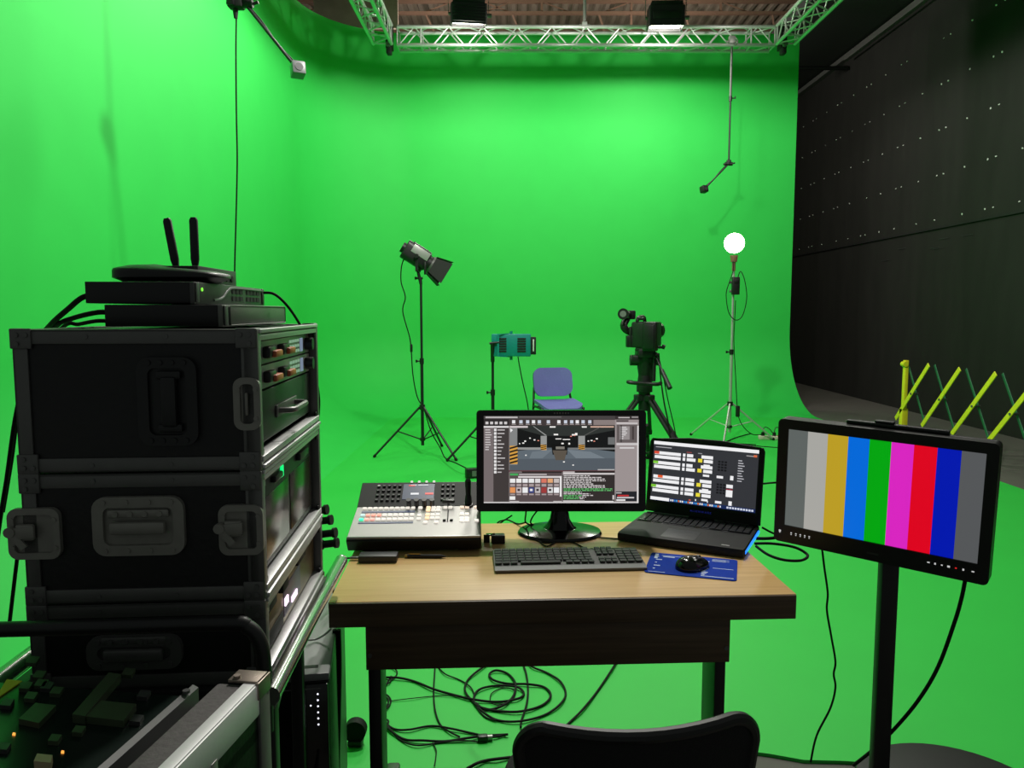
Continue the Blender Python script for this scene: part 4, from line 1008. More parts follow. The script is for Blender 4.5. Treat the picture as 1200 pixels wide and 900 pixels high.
for k in range(5):
    a = 2 * PI * k / 5 + .3; ux, uy = math.cos(a), math.sin(a)
    lg = MB().bar((ux * .02, uy * .02, .105), (ux * .27, uy * .27, .075), .045, .03, 0, .006).build('base_leg', BLK, ch)
    MB().cyl((ux * .27 - uy * .014, uy * .27 + ux * .014, .026), (ux * .27 + uy * .014, uy * .27 - ux * .014, .026), .026, n=18).cyl((ux * .27, uy * .27, .03), (ux * .27, uy * .27, .07), .008).build('caster', RUB, lg)

# ================================================================ LIGHT STANDS
def stand(name, label, C_, Rr, angs, zcol, zbot, ztop, m, r0=.0165, group='light stands'):
    t = thing(name, label, 'light stand', (C_[0], C_[1], 0), 0, group)
    h1 = zcol + (ztop - zcol) * .36; h2 = zcol + (ztop - zcol) * .72
    MB().cyl((0, 0, zbot), (0, 0, h1), r0).build('lower_pole', m, t)
    MB().cyl((0, 0, h1 - .02), (0, 0, ztop), r0 * .78).build('upper_pole', m, t)
    k_ = MB().cyl((0, 0, h1 - .03), (0, 0, h1 + .03), r0 * 1.35).cyl((0, 0, h1), (-.045, 0, h1), .008).box((-.055, 0, h1), (.02, .012, .03), 0, .004); k_.build('lock_collar', BLK, t)
    MB().cyl((0, 0, zcol - .025), (0, 0, zcol + .025), r0 * 1.8).cyl((0, 0, zbot + .05), (0, 0, zbot + .08), r0 * 1.7).each('leg_collar', BLK, t)
    for a in angs:
        a = R(a); ux, uy = math.cos(a), math.sin(a)
        lg = MB().cyl((ux * r0 * 1.6, uy * r0 * 1.6, zcol), (ux * Rr, uy * Rr, .012), .011, n=10).build('leg', m, t)
        MB().cyl((ux * Rr * .97, uy * Rr * .97, .024), (ux * Rr * 1.01, uy * Rr * 1.01, .006), .015, n=10).sph((ux * Rr, uy * Rr, .012), .012, n=10).build('rubber_foot', RUB, lg)
        f = .5; MB().cyl((ux * .02, uy * .02, zbot + .065), (ux * Rr * f, uy * Rr * f, zcol * (1 - f) + .006), .0065, n=8).build('brace', m, t)
    return t
# --- spot with barn doors, left
C1 = Vector((-.938, 7.97, 0)); zc1 = at(493, 477, 7.97).z; zt1 = at(493, 326, 7.97).z
stand('light_stand', 'tall black stand carrying the spotlight with barn doors', C1, .508, (198, 318, 72), zc1, .10, zt1, BPOW)
SH = at(496, 301, 7.97)
sp_ = thing('spotlight', 'silver-sided spotlight with black barn doors tilted down on the tall stand', 'lamp', (C1.x, C1.y, zt1), 0)
MS = Matrix.Translation((SH.x - C1.x - .055, 0, SH.z - zt1)) @ Matrix.Rotation(R(12), 4, 'Z') @ Matrix.Rotation(R(32), 4, 'Y')
b = MB(); b.T = MS
b.prism(rrect(.17, .20, .05), -.16, .11, 'x', bev=.012); b.cyl((.10, 0, 0), (.15, 0, 0), .085, n=24); b.cyl((-.19, 0, 0), (-.15, 0, 0), .055, n=16)
for k in range(4): b.box((-.10 + k * .05, 0, .105), (.02, .10, .012), 0, .003)
b.build('lamp_body', BLK, sp_)
b = MB(); b.T = MS; b.box((.0, -.0865, .045), (.19, .006, .085), 0, .002).box((.0, .0, .102), (.2, .12, .006), 0, .002); b.build('side_plate', LGREY, sp_)
b = MB(); b.T = MS; b.frame(circ(.098, 24), circ(.080, 24), .145, .165, 'x'); b.cyl((.146, 0, 0), (.150, 0, 0), .081, n=24); b.build('lens_ring', STEEL, sp_)
for a_ in range(4):
    b = MB(); b.T = MS @ Matrix.Rotation(PI / 2 * a_, 4, 'X') @ Matrix.Translation((.165, 0, .095)) @ Matrix.Rotation(R(-14), 4, 'Y')
    b.raw([(0, -.08, 0), (0, .08, 0), (.17, .115, 0), (.17, -.115, 0), (0, -.08, .004), (0, .08, .004), (.17, .115, .004), (.17, -.115, .004)], [[0, 1, 2, 3], [4, 5, 6, 7], [0, 1, 5, 4], [1, 2, 6, 5], [2, 3, 7, 6], [3, 0, 4, 7]])
    b.build('barn_door', BLKM, sp_)
y_ = MB(); o_ = Vector((SH.x - C1.x - .055, 0, SH.z - zt1))
for s in (-1, 1): y_.bar(o_ + Vector((0, s * .105, .02)), o_ + Vector((.0, s * .105, -.15)), .03, .006, up=(0, 1, 0)).cyl(o_ + Vector((0, s * .09, 0)), o_ + Vector((0, s * .135, 0)), .022)
y_.bar(o_ + Vector((0, -.105, -.15)), o_ + Vector((0, .105, -.15)), .03, .006); y_.build('yoke', BLK, sp_)
MB().cyl((0, 0, -.06), o_ + Vector((0, 0, -.15)), .016).cyl((-.05, 0, .0), (.02, 0, .0), .012).box((-.055, 0, 0), (.016, .03, .03), 0, .004).box((.055, -.1, o_.z - .12), (.022, .012, .13), 0, .004).each('mount', BLK, sp_)
cb2('thin cable with an inline switch looping from the spotlight down its stand', [(477, 297, 7.92), (471, 310, 7.92), (470, 330, 7.92), (475, 348, 7.92), (472, 365, 7.92), (480, 395, 7.92), (482, 412, 7.92), (484, 440, 7.92), (489, 465, 7.92), (497, 480, 7.86), (505, 505, 7.8), (516, 525, 7.75), (522, 537, 7.5), (535, 543, 7.1), (549, 550, 6.95)], .006)
PI1 = at(482, 408, 7.92); isw = thing('inline_switch', 'small black inline switch on the hanging spotlight cable', 'switch', PI1, 0)
MB().box((0, 0, 0), (.026, .022, .085), 0, .007).box((0, -.011, .01), (.012, .006, .02), 0, .002).build('case', BLK, isw)
pb = atz(553, 560); ps = thing('power_brick', 'black power brick with a pale label on the green floor behind the switcher', 'power supply', (pb.x, pb.y, 0), 15)
MB().box((0, 0, .045), (.12, .07, .09), 0, .012).build('case', BLK, ps); MB().box((.02, -.0355, .045), (.05, .002, .05), 0).build('label', MGREY, ps)

# --- teal panel lamp on its stand
C2 = Vector((-.195, 7.75, 0)); zt2 = at(578, 420, 7.75).z
stand('light_stand', 'shorter black stand carrying the teal panel lamp', C2, .48, (198, 318, 78), .47, .10, zt2 + .03, BPOW, .017)
PT = at(599, 404.5, 7.72)
tl = thing('panel_lamp', 'teal panel lamp seen from behind on the shorter stand', 'lamp', (C2.x, C2.y, zt2), 0)
o_ = Vector((PT.x - C2.x, -.02, PT.z - zt2))
MB().box(o_, (.395, .09, .225), 0, .010).build('housing', TEAL, tl)
q = MB()
for cx_, ww in ((-.085, .075), (.105, .085)):
    for k in range(6): q.box(o_ + Vector((cx_, -.047, -.06 + k * .025)), (ww, .006, .017), 0, .001)
q.each('vent', BLKM, tl)
MB().box(o_ + Vector((.222, 0, -.005)), (.055, .10, .175), 0, .006).box(o_ + Vector((.223, -.052, .0)), (.012, .004, .12), 1, .001).build('barn_door', [BLKM, WHITEP], tl)
q = MB().bar(o_ + Vector((-.13, -.065, .11)), o_ + Vector((0, -.02, .118)), .012, .006).bar(o_ + Vector((-.13, -.065, -.11)), o_ + Vector((0, -.02, -.118)), .012, .006).cyl(o_ + Vector((0, 0, -.15)), o_ + Vector((0, 0, -.11)), .014).cyl(o_ + Vector((0, 0, .11)), o_ + Vector((0, 0, .14)), .014).bar(o_ + Vector((-.13, -.065, -.11)), o_ + Vector((-.13, -.065, .11)), .02, .006, up=(0, 1, 0))
q.build('yoke', TEAL, tl)
MB().cyl((0, -.03, -.03), (0, -.08, o_.z + .02), .02).cyl((-.03, -.08, o_.z + .02), (.07, -.08, o_.z + .03), .012).build('mount', BLK, tl)
cb2('thin cable hanging from the teal panel lamp beside the blue chair', [(607, 418, 7.75), (609, 430, 7.75), (613, 450, 7.76), (618, 472, 7.76), (620, 490, 7.77), (622, 520, 7.75), (624, 537, 7.7)], .0055)

# --- blue stacking chair
bc = thing('stacking_chair', 'lavender-blue upholstered chair standing alone on the green floor', 'chair', (.50, 8.50, 0), 14)
def shell(w, h, r, th, curve, name, M, m):
    q = MB(); q.T = M; P = rrect(w, h, r, 6); n = len(P); vs = []
    for t_ in (0, th):
        for sc_ in (1, .66, .33): vs += [(u * sc_, v * sc_, curve(u * sc_, v * sc_) + t_) for u, v in P]
        vs.append((0, 0, curve(0, 0) + t_))
    m1 = 3 * n + 1; fs = []
    for l in (0, m1):
        fs += [[l + a * n + k, l + a * n + (k + 1) % n, l + (a + 1) * n + (k + 1) % n, l + (a + 1) * n + k] for a in range(2) for k in range(n)] + [[l + 2 * n + k, l + 2 * n + (k + 1) % n, l + 3 * n] for k in range(n)]
    fs += [[k, (k + 1) % n, m1 + (k + 1) % n, m1 + k] for k in range(n)]
    return q.raw(vs, fs).build(name, m, bc, 60)
shell(.47, .43, .08, .035, lambda u, v: -.10 * (u / .235) ** 2 * -.28 - (.03 * max(0, (-v - .12) / .1) ** 2), 'seat', Matrix.Translation((0, -.04, .445)) @ Matrix.Rotation(R(4), 4, 'X'), BLUEF)
shell(.455, .325, .10, .03, lambda u, v: .11 * (u / .23) ** 2 * .35, 'backrest', Matrix.Translation((0, .205, .698)) @ Matrix.Rotation(R(78), 4, 'X'), BLUEF)
shell(.45, .315, .095, .01, lambda u, v: .11 * (u / .23) ** 2 * .35, 'back_shell', Matrix.Translation((0, .222, .698)) @ Matrix.Rotation(R(78), 4, 'X'), BLK)
for s in (-1, 1):
    MB().tube([(s * .235, -.24, .0), (s * .235, -.225, .40), (s * .235, -.20, .445), (s * .235, .10, .445)], .0125, 10, res=5).build('leg', BPOW, bc)
    MB().tube([(s * .235, .27, .0), (s * .225, .17, .42), (s * .215, .19, .55), (s * .20, .235, .64)], .0125, 10, res=5).build('leg', BPOW, bc)
MB().cyl((-.235, -.16, .43), (.235, -.16, .43), .011).cyl((-.225, .15, .43), (.225, .15, .43), .011).build('seat_rail', BPOW, bc)

# --- bare glowing bulb on chrome stand
C3 = Vector((2.53, 8.85, 0)); zt3 = at(860, 303, 8.85).z
stand('light_stand', 'chrome stand carrying the round glowing lamp', C3, .53, (3, 132, 247), at(853, 473, 8.85).z, .10, zt3, mat('pale_metal', (200, 200, 196), .35, .5), .018)
BP = at(860.5, 285, 8.85)
bl = thing('globe_lamp', 'round glowing white lamp on top of the chrome stand', 'lamp', (C3.x, C3.y, zt3 - .04), 0)
GL = MB().sph(BP - Vector((C3.x, C3.y, zt3 - .04)), .112, n=32).build('globe', glow((255, 255, 225), 22), bl)
MB().cyl((0, 0, -.10), (0, 0, .02), .02).cyl((0, 0, .0), (0, 0, .075), .034, .045).build('socket', mat('brown_socket', (120, 84, 70), .5), bl)
bx = at(862, 335, 8.8); bb = thing('ballast_box', 'black ballast box clamped to the chrome stand below the glowing lamp', 'power supply', (bx.x, bx.y, bx.z), 0)
MB().box((0, 0, 0), (.085, .055, .20), 0, .008).box((0, -.03, .05), (.05, .01, .04), 0, .003).build('case', BLK, bb)
MB().box((-.03, .03, .04), (.06, .04, .03), 0, .005).box((-.03, .03, -.06), (.06, .04, .03), 0, .005).build('clamp', STEEL, bb)
cable('cable', [at(864, 327, 8.8), at(868, 318, 8.8), at(873, 330, 8.78), at(875, 350, 8.78), at(870, 370, 8.78), at(862, 375, 8.78), at(854, 366, 8.78), at(851, 345, 8.78), at(855, 330, 8.78), at(859, 318, 8.79), at(859, 306, 8.8)], .005, 'thin cable looped around the ballast box of the glowing lamp')
cable('cable', [at(862, 352, 8.78), at(861, 375, 8.76), at(860, 400, 8.76), at(862, 440, 8.76), at(864, 478, 8.76), at(866, 490, 8.72), at(872, 501, 8.68), at(882, 509, 8.70), at(893, 509, 8.85), at(899, 508, 8.92)], .005, 'thin black cable running down the chrome stand to the power strip')
ib = at(864.5, 482, 8.74); i2 = thing('inline_switch', 'small black inline box on the cable at the foot of the chrome stand', 'switch', ib, 0)
MB().box((0, 0, 0), (.045, .035, .13), 0, .01).box((0, -.018, .0), (.02, .004, .07), 0, .002).build('case', BLK, i2)
s0 = atz(904, 515); pst = thing('power_strip', 'pale power strip with plugs on the green floor by the chrome stand', 'power strip', (s0.x, s0.y, 0), -8)
MB().box((0, 0, .022), (.30, .06, .044), 0, .008).build('body', mat('cream_power_strip', (206, 200, 180), .5), pst)
for x_ in (-.10, .03):
    MB().cyl((x_, 0, .04), (x_, 0, .085), .022, .018).tube([(x_, 0, .08), (x_ + .02, .02, .14), (x_ + .08, .03, .12), (x_ + .13, .03, .05)], .005).build('plug', BLK, pst)
MB().b2((.06, -.015, .043), (.085, .015, .050), 0, .002).build('rocker_switch', mat('red_switch', (150, 40, 30), .4), pst)
cable('cable', [atz(880, 508, .006), atz(865, 512, .006), atz(850, 518, .006), atz(840, 523, .006), atz(830, 530, .006)], .006, 'black cable lying on the floor at the foot of the chrome stand')
cable('cable', [atz(886, 521, .005), atz(860, 520, .005), atz(905, 524, .005), atz(950, 527, .005)], .005, 'thin cable lying flat on the floor in front of the power strip')

# ================================================================ BROADCAST CAMERA ON TRIPOD
YC = 7.2
C4 = at(755, 470, YC); C4.z = 0
tp = thing('camera_tripod', 'black heavy tripod with pan bar and fluid head under the video camera', 'tripod', C4, 0)
def zt(y): return at(755, y, YC).z
zh = zt(466)
MB().cyl((0, 0, zh - .12), (0, 0, zh + .05), .055, n=20).cyl((0, 0, zt(459)), (0, 0, zt(450)), .075, n=20).build('tripod_crown', BPOW, tp)
for a in (195, 315, 75):
    a = R(a); ux, uy = math.cos(a), math.sin(a)
    q = MB()
    for s in (-1, 1):
        ox, oy = -uy * .03 * s, ux * .03 * s
        q.cyl((ux * .06 + ox, uy * .06 + oy, zh), (ux * .38 + ox, uy * .38 + oy, zh * .42), .018, n=10)
    q.cyl((ux * .30, uy * .30, zh * .56), (ux * .57, uy * .57, .02), .021, n=10)
    q.bar((ux * .36 - uy * .05, uy * .36 + ux * .05, zh * .45), (ux * .36 + uy * .05, uy * .36 - ux * .05, zh * .45), .05, .05, 0, .008)
    q.bar((ux * .06 - uy * .05, uy * .06 + ux * .05, zh), (ux * .06 + uy * .05, uy * .06 - ux * .05, zh), .06, .06, 0, .008)
    lg = q.build('leg', BPOW, tp)
    MB().cyl((ux * .57, uy * .57, 0), (ux * .57, uy * .57, .035), .032, .02).build('rubber_foot', RUB, lg)
    MB().cyl((ux * .02, uy * .02, .16), (ux * .40, uy * .40, zh * .38), .01, n=8).build('spreader', BPOW, tp)
z1, z2 = zt(447), zt(416)
MB().cyl((0, 0, z1 - .02), (0, 0, z1 + .06), .07, .06, n=20).cyl((0, 0, z1 + .05), (0, 0, z2 - .02), .058, .085, n=20).box((-.01, 0, z2 - .035), (.24, .15, .07), 0, .015).cyl((-.14, 0, z2 - .05), (.13, 0, z2 - .05), .05, n=18).box((.06, -.02, z1 + .1), (.04, .05, .2), 0, .01).build('fluid_head', BPOW, tp)
MB().tube([(-.13, -.08, z1 + .0), (-.17, -.1, z1 + .005), (-.14, -.13, z1), (0, -.12, z1 - .01), (.1, -.12, z1 - .015), (.14, -.06, z1 - .01)], .018, 10).build('drag_lever', BPOW, tp)
ph0, ph1 = at(768, 417, YC - .1) - C4, at(785, 455, YC - .35) - C4
hd = MB().cyl(ph0, ph1, .010, n=12).cyl(ph0 + (ph1 - ph0) * .45, ph1, .020, .024, 14).cyl(ph0 - (ph1 - ph0) * .06, ph0 + (ph1 - ph0) * .05, .03).build('pan_handle', BPOW, tp)
p0, p1 = at(767, 415, YC - .08) - C4, at(766, 447, YC - .1) - C4
MB().cyl(p0, p1, .018, n=12).build('second_handle', BPOW, tp)
MB().box((0, 0, z2 + .02), (.16, .22, .08), 0, .012).build('camera_plate', BPOW, tp)
cam_ = thing('video_camera', 'black shoulder video camera with raised viewfinder on the heavy tripod', 'camera', (C4.x, C4.y, z2), 0)
def cl(x, y, dY=0): return at(x, y, YC + dY) - Vector((C4.x, C4.y, z2))
DKG = mat('dark_green_black_paint', (26, 34, 28), .4, var=.2)
MC = Matrix.Rotation(R(-24), 4, 'Z')
cb_c = cl(757, 392)
q = MB(); q.T = Matrix.Translation(cb_c) @ MC
q.box((0, .02, 0), (.22, .30, .24), 0, .02).box((-.115, -.03, -.02), (.02, .22, .19), 0, .006)
for k in range(5): q.box((-.128, -.10 + k * .03, .03), (.008, .018, .018), 0, .003)
q.box((0, .0, -.135), (.14, .24, .035), 0, .008)
q.build('body', DKG, cam_)
q = MB(); q.T = Matrix.Translation(cl(766, 394)) @ MC; q.box((.0, -.13, .0), (.13, .11, .27), 0, .015).box((.0, -.19, .0), (.10, .02, .22), 0, .006); q.build('battery_block', BLK, cam_)
q = MB(); q.T = Matrix.Translation(cl(754, 375)) @ MC; q.tube([(-.03, -.10, -.04), (-.03, -.09, .015), (-.02, .0, .03), (-.02, .10, .022), (-.02, .15, -.04)], .017, 10).box((.0, -.09, .012), (.07, .05, .03), 0, .01); q.build('top_handle', BLK, cam_)
q = MB(); q.T = Matrix.Translation(cb_c) @ MC; q.cyl((0, .17, .03), (0, .33, .03), .055, .062, 24).cyl((0, .33, .03), (0, .42, .03), .075, .085, 24).box((.08, .25, .03), (.05, .13, .10), 0, .015); q.build('lens', BLK, cam_)
va, vb = cl(731, 368, -.06), cl(736, 369, .1)
q = MB().cyl(va, vb, .042, .036, 20).cyl(va + (va - vb) * .15, va, .052, .046, 20).box(vb + Vector((.02, .04, 0)), (.10, .12, .085), 0, .012).tube([vb + Vector((-.01, .0, -.03)), cl(731, 382), cl(736, 388), cl(746, 390)], .035, 12)
q.build('viewfinder', BLK, cam_)
MB().cyl(va + (va - vb) * .16, va + (va - vb) * .17, .03, n=18).build('eyepiece_glass', MGREY, cam_)
MB().box(cl(740, 400, -.04), (.10, .08, .11), 0, .01).box(cl(747, 399), (.06, .06, .06), 0, .01).build('audio_receiver', BLK, cam_)
MB().cyl(cl(776, 406, -.1), cl(779, 407, -.1), .022, n=14).box(cl(771, 407, -.1), (.07, .03, .025), 0, .008).build('side_knob', BLK, cam_)
cable('cable', [at(772, 414, 7.1), at(774, 440, 7.05), at(778, 470, 7.0), at(783, 495, 6.95), at(786, 520, 6.9), at(790, 556, 6.85)], .007, 'thicker of two black cables hanging from the video camera to the floor')
cable('cable', [at(771, 414, 7.1), at(777, 440, 7.0), at(783, 470, 6.95), at(790, 500, 6.9), at(793, 520, 6.85), at(798, 562, 6.75)], .005, 'thinner of two black cables hanging from the video camera to the floor')

# ================================================================ EXPANDING BARRIER
eb = thing('expanding_barrier', 'yellow expanding lattice barrier with green-shaded crossing slats on the concrete by the black wall', 'barrier', (4.6, 8.95, -.012), 0)
MB().b2((-.02, -.03, 0), (.02, .03, .945), 0, .004).b2((-.036, -.036, .0), (.036, .036, .38), 0, .008).cyl((-.022, -.045, .90), (-.022, .03, .90), .03).build('post', YEL, eb)
MB().b2((-.20, -.03, 0), (.20, .03, .03), 0, .006).build('post_foot', YEL, eb)
for k in range(6):
    y0 = .12 - .585 * k
    MB().bar((-.03, y0, .24), (-.03, y0 - .67, .93), .055, .012, 0, .003, up=(1, 0, 0)).build('yellow_slat', YEL, eb)
    MB().bar((.03, y0 - .09, .93), (.03, y0 - .55, .24), .032, .010, 0, .003, up=(1, 0, 0)).build('shaded_slat', GRNSHADE, eb)  # crossing slat, its green shading painted in as colour
    MB().cyl((-.045, y0 - .335, .575), (.045, y0 - .335, .575), .012, n=10).build('pivot', STEEL, eb)
MB().b2((-.02, -3.55, 0), (.02, -3.49, .945), 0, .004).b2((-.20, -3.55, 0), (.20, -3.49, .03), 0, .006).build('post', YEL, eb)

# ================================================================ DROP ARMS WITH CUBES
def arm(label, top, joint, cube, m_cube, ztop, group='drop arms under the truss'):
    t = thing('drop_arm', label, 'arm', (joint.x, joint.y, joint.z), 0, group)
    c = cube - joint; L = ztop - joint.z
    MB().cyl((0, 0, .02), (0, 0, L * .55), .012, n=10).build('lower_pole', BPOW, t)
    MB().cyl((0, 0, L * .52), (0, 0, L), .016, n=10).build('upper_pole', mat('grey_painted_pole', (92, 94, 92), .5, .3), t)
    MB().cyl((0, 0, L * .50), (0, 0, L * .54), .022).cyl((0, 0, L * .52), (.06, 0, L * .525), .008).box((.065, 0, L * .53), (.012, .02, .035), 0, .004).build('lock_knob', BLK, t)
    MB().box((0, 0, L - .03), (.09, .07, .10), 0, .012).cyl((-.08, 0, L - .05), (.08, 0, L - .05), .012).tube([(.03, -.03, L), (.07, -.04, L - .06), (.04, -.03, L - .11), (-.01, -.02, L - .06)], .006).build('truss_clamp', ALUD, t)
    MB().cyl((-.05, 0, 0), (.05, 0, 0), .026).box((0, 0, .02), (.06, .05, .07), 0, .012).cyl((.05, 0, 0), (.085, 0, .012), .01).cyl((-.07, 0, -.01), (-.04, 0, 0), .015).build('joint', BLK, t)
    MB().cyl((0, 0, 0), c, .010, n=10).tube([Vector((0, .012, .012)), c * .3 + Vector((0, .012, .022)), c * .6 + Vector((0, .012, .006)), c + Vector((0, .012, .03))], .005).build('boom', BPOW, t)
    q = MB(); q.T = Matrix.Translation(c) @ Matrix.Rotation(R(28), 4, 'Z') @ Matrix.Rotation(R(-14), 4, 'X')
    q.box((0, 0, 0), (.085, .085, .085), 0, .007); cbx = q.build('cube_head', m_cube, t)
    q = MB(); q.T = Matrix.Translation(c) @ Matrix.Rotation(R(28), 4, 'Z') @ Matrix.Rotation(R(-14), 4, 'X')
    q.box((0, 0, .044), (.07, .07, .006), 0, .002).cyl((0, -.043, 0), (0, -.046, 0), .026, n=18); q.build('cap', DGREY, cbx)
    return t
jr = at(854, 192, TY - .12); arm('black cube on a jointed arm dropping from the long truss over the glowing lamp', None, jr, at(825, 222, 10.6), BLK, TZ - .02)
jl = at(281, 7, 5.2); jl.x = -1.74
cu_ = at(349, 82, 5.15)
arm('grey cube on a jointed arm over the rack cases, beside the curved green corner', None, Vector((-1.74, 5.22, jl.z + .02)), cu_, mat('grey_cube', (120, 122, 124), .4), TZ - .02)
hx = thing('junction_box', 'black box with straps at the joint of the drop arm over the rack cases', 'box', (-1.80, 5.22, jl.z + .03), 0)
MB().box((0, 0, .02), (.10, .09, .12), 0, .015).cyl((-.005, 0, -.10), (-.005, 0, -.03), .012, .02).build('case', BLKM, hx)
MB().box((-.02, -.05, .0), (.05, .02, .07), 0, .006).tube([(.04, -.04, .02), (.09, -.05, .04), (.13, -.04, .0)], .008).build('strap', BLK, hx)
tc_ = [at(277, 18, 5.22), at(276.5, 60, 5.22), at(277, 130, 5.22), at(278, 190, 5.22), at(276.5, 260, 5.22), at(275, 318, 5.22), at(274, 420, 5.22)]
tc_ += [Vector((tc_[-1].x, 5.2, .5)), Vector((tc_[-1].x + .02, 5.1, .03)), Vector((tc_[-1].x + .1, 4.8, .006))]
cable('cable', tc_, .0055, 'long thin cable hanging straight down the green wall behind the router')

# ================================================================ CABLES ON THE FLOOR AND DESK
def fz(L, r, label, z=.006, group=None): return cable('cable', [atz(x, y, z + (.004 * (k % 2))) for k, (x, y) in enumerate(L)], r, label, RUB, 'cable', group, 8)
X0 = lambda a, b: (400 + a * .2833, 770 + b * .2833)
def zf(L, r, label): return fz([X0(*p) for p in L], r * .72, label, r * .72 + .001)
zf([(150, 85), (230, 85), (300, 100), (380, 132), (460, 155), (545, 175), (640, 185), (720, 175), (755, 155), (730, 125), (650, 118), (580, 130), (550, 160), (560, 200), (640, 222), (740, 225), (830, 200), (866, 160), (840, 125), (770, 112), (690, 110), (630, 95), (612, 72), (640, 55), (690, 70), (720, 110), (712, 160), (670, 200), (600, 218), (556, 190)], .0065, 'thick coiled black cable in the middle of the floor under the desk')
zf([(620, 20), (560, 60), (520, 100), (512, 140), (540, 180), (590, 230), (650, 262), (740, 265), (840, 240), (905, 195), (928, 150), (905, 100), (850, 65), (790, 40), (760, 10)], .006, 'wide outer loop of black cable around the coil under the desk')
zf([(390, 10), (385, 80), (382, 150), (388, 220), (410, 280), (450, 310), (490, 330)], .0045, 'thin black cable running straight past the coil, nearer the tower computer')
zf([(400, 40), (430, 70), (490, 95), (530, 120), (548, 150), (552, 190), (590, 245), (640, 262)], .004, 'thin black cable crossing into the coil from behind')
zf([(615, 180), (622, 150), (660, 130), (700, 130), (720, 150), (700, 180), (650, 198), (620, 190)], .003, 'slim inner ring of cable inside the coil')
zf([(745, 10), (765, 70), (772, 140), (765, 200), (745, 262), (742, 290)], .0055, 'black cable crossing over the coil towards the office chair')
zf([(1150, 0), (1120, 50), (1060, 140), (1000, 215), (945, 270), (900, 310)], .006, 'straight black cable running from the desk to behind the chair')
zf([(150, 240), (180, 270), (220, 298), (280, 300), (370, 285), (450, 295), (540, 315), (620, 330), (680, 322)], .0055, 'upper of two black cables sweeping from the desk leg to the office chair')
zf([(160, 250), (200, 300), (260, 340), (340, 345), (430, 348), (520, 335), (600, 325), (690, 320)], .006, 'lower of two black cables sweeping from the desk leg to the office chair')
zf([(170, 230), (190, 280), (240, 340), (310, 365), (400, 355), (480, 345), (570, 350)], .004, 'thin cable with a pale plug lying below the swept cables')
zf([(200, 182), (280, 172), (380, 162), (460, 160), (540, 175)], .0025, 'very thin cable running from the tangle by the desk leg to the coil')
zf([(378, 355), (392, 385), (390, 420), (385, 450)], .003, 'short thin cable end pointing at the camera')
zf([(520, 462), (560, 440), (600, 428), (640, 422), (700, 415)], .0075, 'thick black cable disappearing behind the office chair')
zf([(140, 415), (170, 425), (200, 455)], .004, 'short black cable end by the foot of the desk leg')
zf([(150, 75), (200, 95), (230, 70), (220, 48), (180, 40), (165, 80), (160, 120), (200, 105), (205, 80), (170, 140), (150, 160)], .004, 'upper loops of thin tangled cable behind the desk leg by the tower')
zf([(148, 150), (185, 155), (205, 180), (190, 210), (160, 222), (150, 200), (180, 165), (195, 185), (170, 240), (195, 265), (180, 285), (150, 262)], .0045, 'lower loops of thin tangled cable behind the desk leg by the tower')
e_ = atz(*X0(585, 348)); cp = thing('cable_connector', 'small pale-tipped cable connector lying on the green floor beside the office chair', 'connector', (e_.x, e_.y, 0), 8)
MB().box((0, 0, .012), (.035, .024, .022), 0, .004).build('plug', BLK, cp); MB().cyl((.017, 0, .012), (.034, 0, .012), .009, n=12).build('tip', LGREY, cp)
e_ = atz(417, 872); cp = thing('caster_plug', 'round black plug on the floor between the tower computer and desk leg', 'plug', (e_.x, e_.y, 0), 0)
MB().cyl((0, -.018, .052), (0, .018, .052), .038, n=22).build('body', RUB, cp); MB().box((0, 0, .012), (.05, .05, .024), 0, .006).build('base', BLK, cp)
# on and beside the desk
def dk(L, r, label, z=DZ): return cable('cable', [atz(x, y, z + r + .0006) for x, y in L], r, label, RUB)
dk([(732, 632), (705, 630), (690, 628), (665, 632), (640, 636), (622, 630)], .0025, 'thin black cable on the desktop between the monitor base and the laptop')
dk([(686, 643), (672, 636), (655, 634), (640, 640), (628, 630)], .0022, 'thin black cable on the desktop behind the keyboard')
cable('cable', [atz(616, 612, DZ + .03), atz(607, 614, DZ + .004), atz(594, 609, DZ + .004), at(588, 612, 2.72), at(582, 618, 2.74), at(575, 640, 2.75)], .0028, 'thin black cable leaving the monitor base over the back edge of the desk', RUB)
cable('cable', [at(600, 604, 2.72), at(592, 609, 2.73), at(583, 613, 2.74), at(576, 630, 2.75), at(572, 660, 2.75)], .0028, 'black cable draped over the back edge of the desk beside the switcher', RUB)
cable('cable', [at(617, 596, 2.56), at(616, 604, 2.60), at(616, 612, 2.60), at(624, 616, 2.60)], .0028, 'lead hanging behind the desktop monitor, nearer the video switcher', RUB)
cable('cable', [at(630, 598, 2.58), at(624, 606, 2.60), at(622, 613, 2.60), at(630, 617, 2.60)], .0028, 'lead hanging behind the desktop monitor, nearer its neck', RUB)
B = at(890, 632, 2.45)
cable('cable', [at(886, 631, 2.46), at(900, 631, 2.45), at(914, 629, 2.46), at(940, 622, 2.52)], .0055, 'thick black laptop lead running behind the colour-bar monitor', RUB)
cable('cable', [at(884, 637, 2.42), at(905, 637, 2.40), at(930, 641, 2.38), at(944, 648, 2.36), at(946, 653, 2.34), at(937, 657, 2.32), at(918, 656, 2.33), at(900, 650, 2.36), at(886, 640, 2.41)], .0045, 'black lead looping in the air between laptop and colour-bar monitor', RUB)
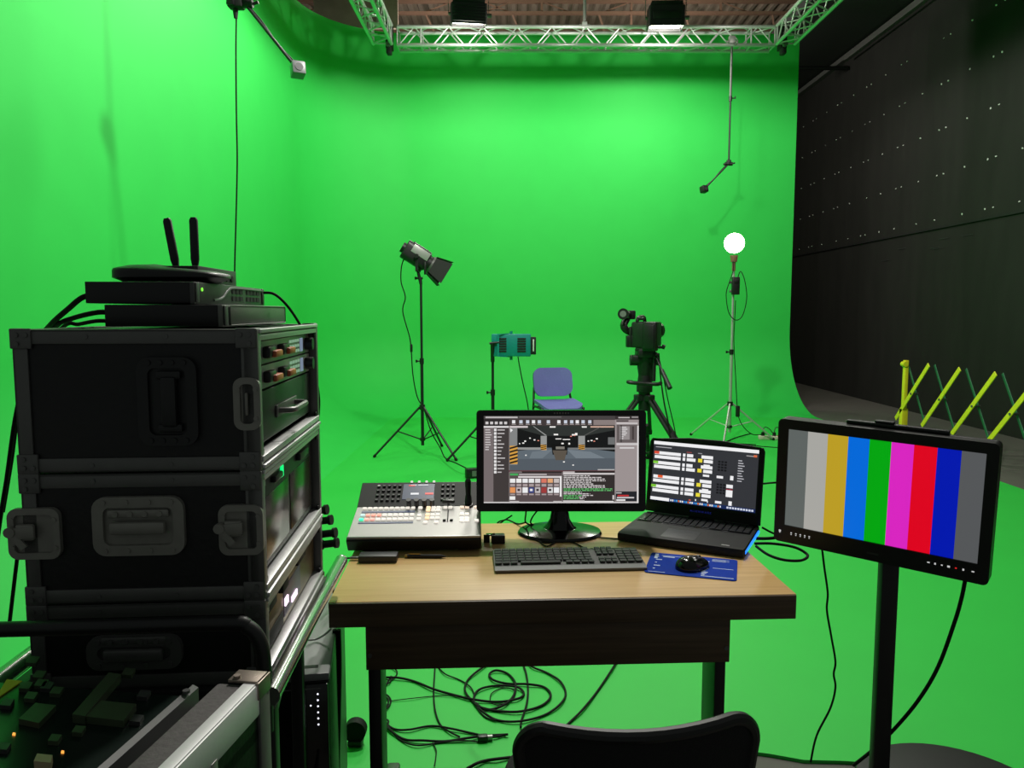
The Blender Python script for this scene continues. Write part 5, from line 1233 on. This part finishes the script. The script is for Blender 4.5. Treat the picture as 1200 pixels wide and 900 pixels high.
cable('cable', [at(893, 567, 2.62), at(903, 566, 2.7), at(915, 565, 2.72)], .0035, 'short black lead behind the laptop lid', RUB)
cable('cable', [at(893, 618, 2.55), at(904, 624, 2.55), at(914, 628, 2.6)], .0035, 'thin black lead at the rear corner of the laptop', RUB)
# at the left end of the desk
A_ = atz(419, 654, DZ + .006)
cable('cable', [A_, atz(410, 654, DZ + .006), atz(400, 655, DZ + .006), at(394, 660, 2.2), at(390, 675, 2.2), at(391, 700, 2.2), at(394, 760, 2.2)], .0028, 'thin black lead of the flat grey box dropping off the desk corner', RUB)
for k, (xa, lb) in enumerate(((392, 'dark cable dropping from the desk, the one closer to the tower computer'), (397, 'dark cable dropping from the desk, the one farther from the tower computer'))):
    cable('cable', [at(xa, 738, 2.04), at(xa + 1, 780, 2.05), at(xa, 840, 2.05), at(xa - 1, 900, 2.05), Vector((at(xa, 900, 2.05).x, 2.05, .05)), Vector((at(xa, 900, 2.05).x + .03, 2.1, .006))], .006, lb, RUB)
cable('cable', [at(388, 737, 1.98), at(380, 744, 1.98), at(370, 749, 1.98), at(360, 750, 1.96)], .003, 'thin pale cable lying across the grey top of the tower computer', mat('pale_cable', (170, 175, 170), .5))

# ================================================================ CAMERA, WORLD, VIEW
cd = bpy.data.cameras.new('camera'); cd.lens = 27; cd.sensor_width = 36; cd.clip_start = .02; cd.clip_end = 100
co = bpy.data.objects.new('camera', cd); COL.objects.link(co); co.location = (0, 0, EYE); co.rotation_euler = (R(90) - PITCH, 0, 0)
SC.camera = co
wd = bpy.data.worlds.new('world'); SC.world = wd; wd.use_nodes = True
wd.node_tree.nodes['Background'].inputs['Color'].default_value = (.9, 1.0, .95, 1); wd.node_tree.nodes['Background'].inputs['Strength'].default_value = WORLD
vs_ = SC.view_settings; vs_.view_transform = 'Standard'; vs_.look = 'None'; vs_.gamma = 1; vs_.use_curve_mapping = False; vs_.exposure = EXPO
SC.display_settings.display_device = 'sRGB'
for o in list(bpy.data.objects):
    if o.name == 'unused': bpy.data.objects.remove(o)
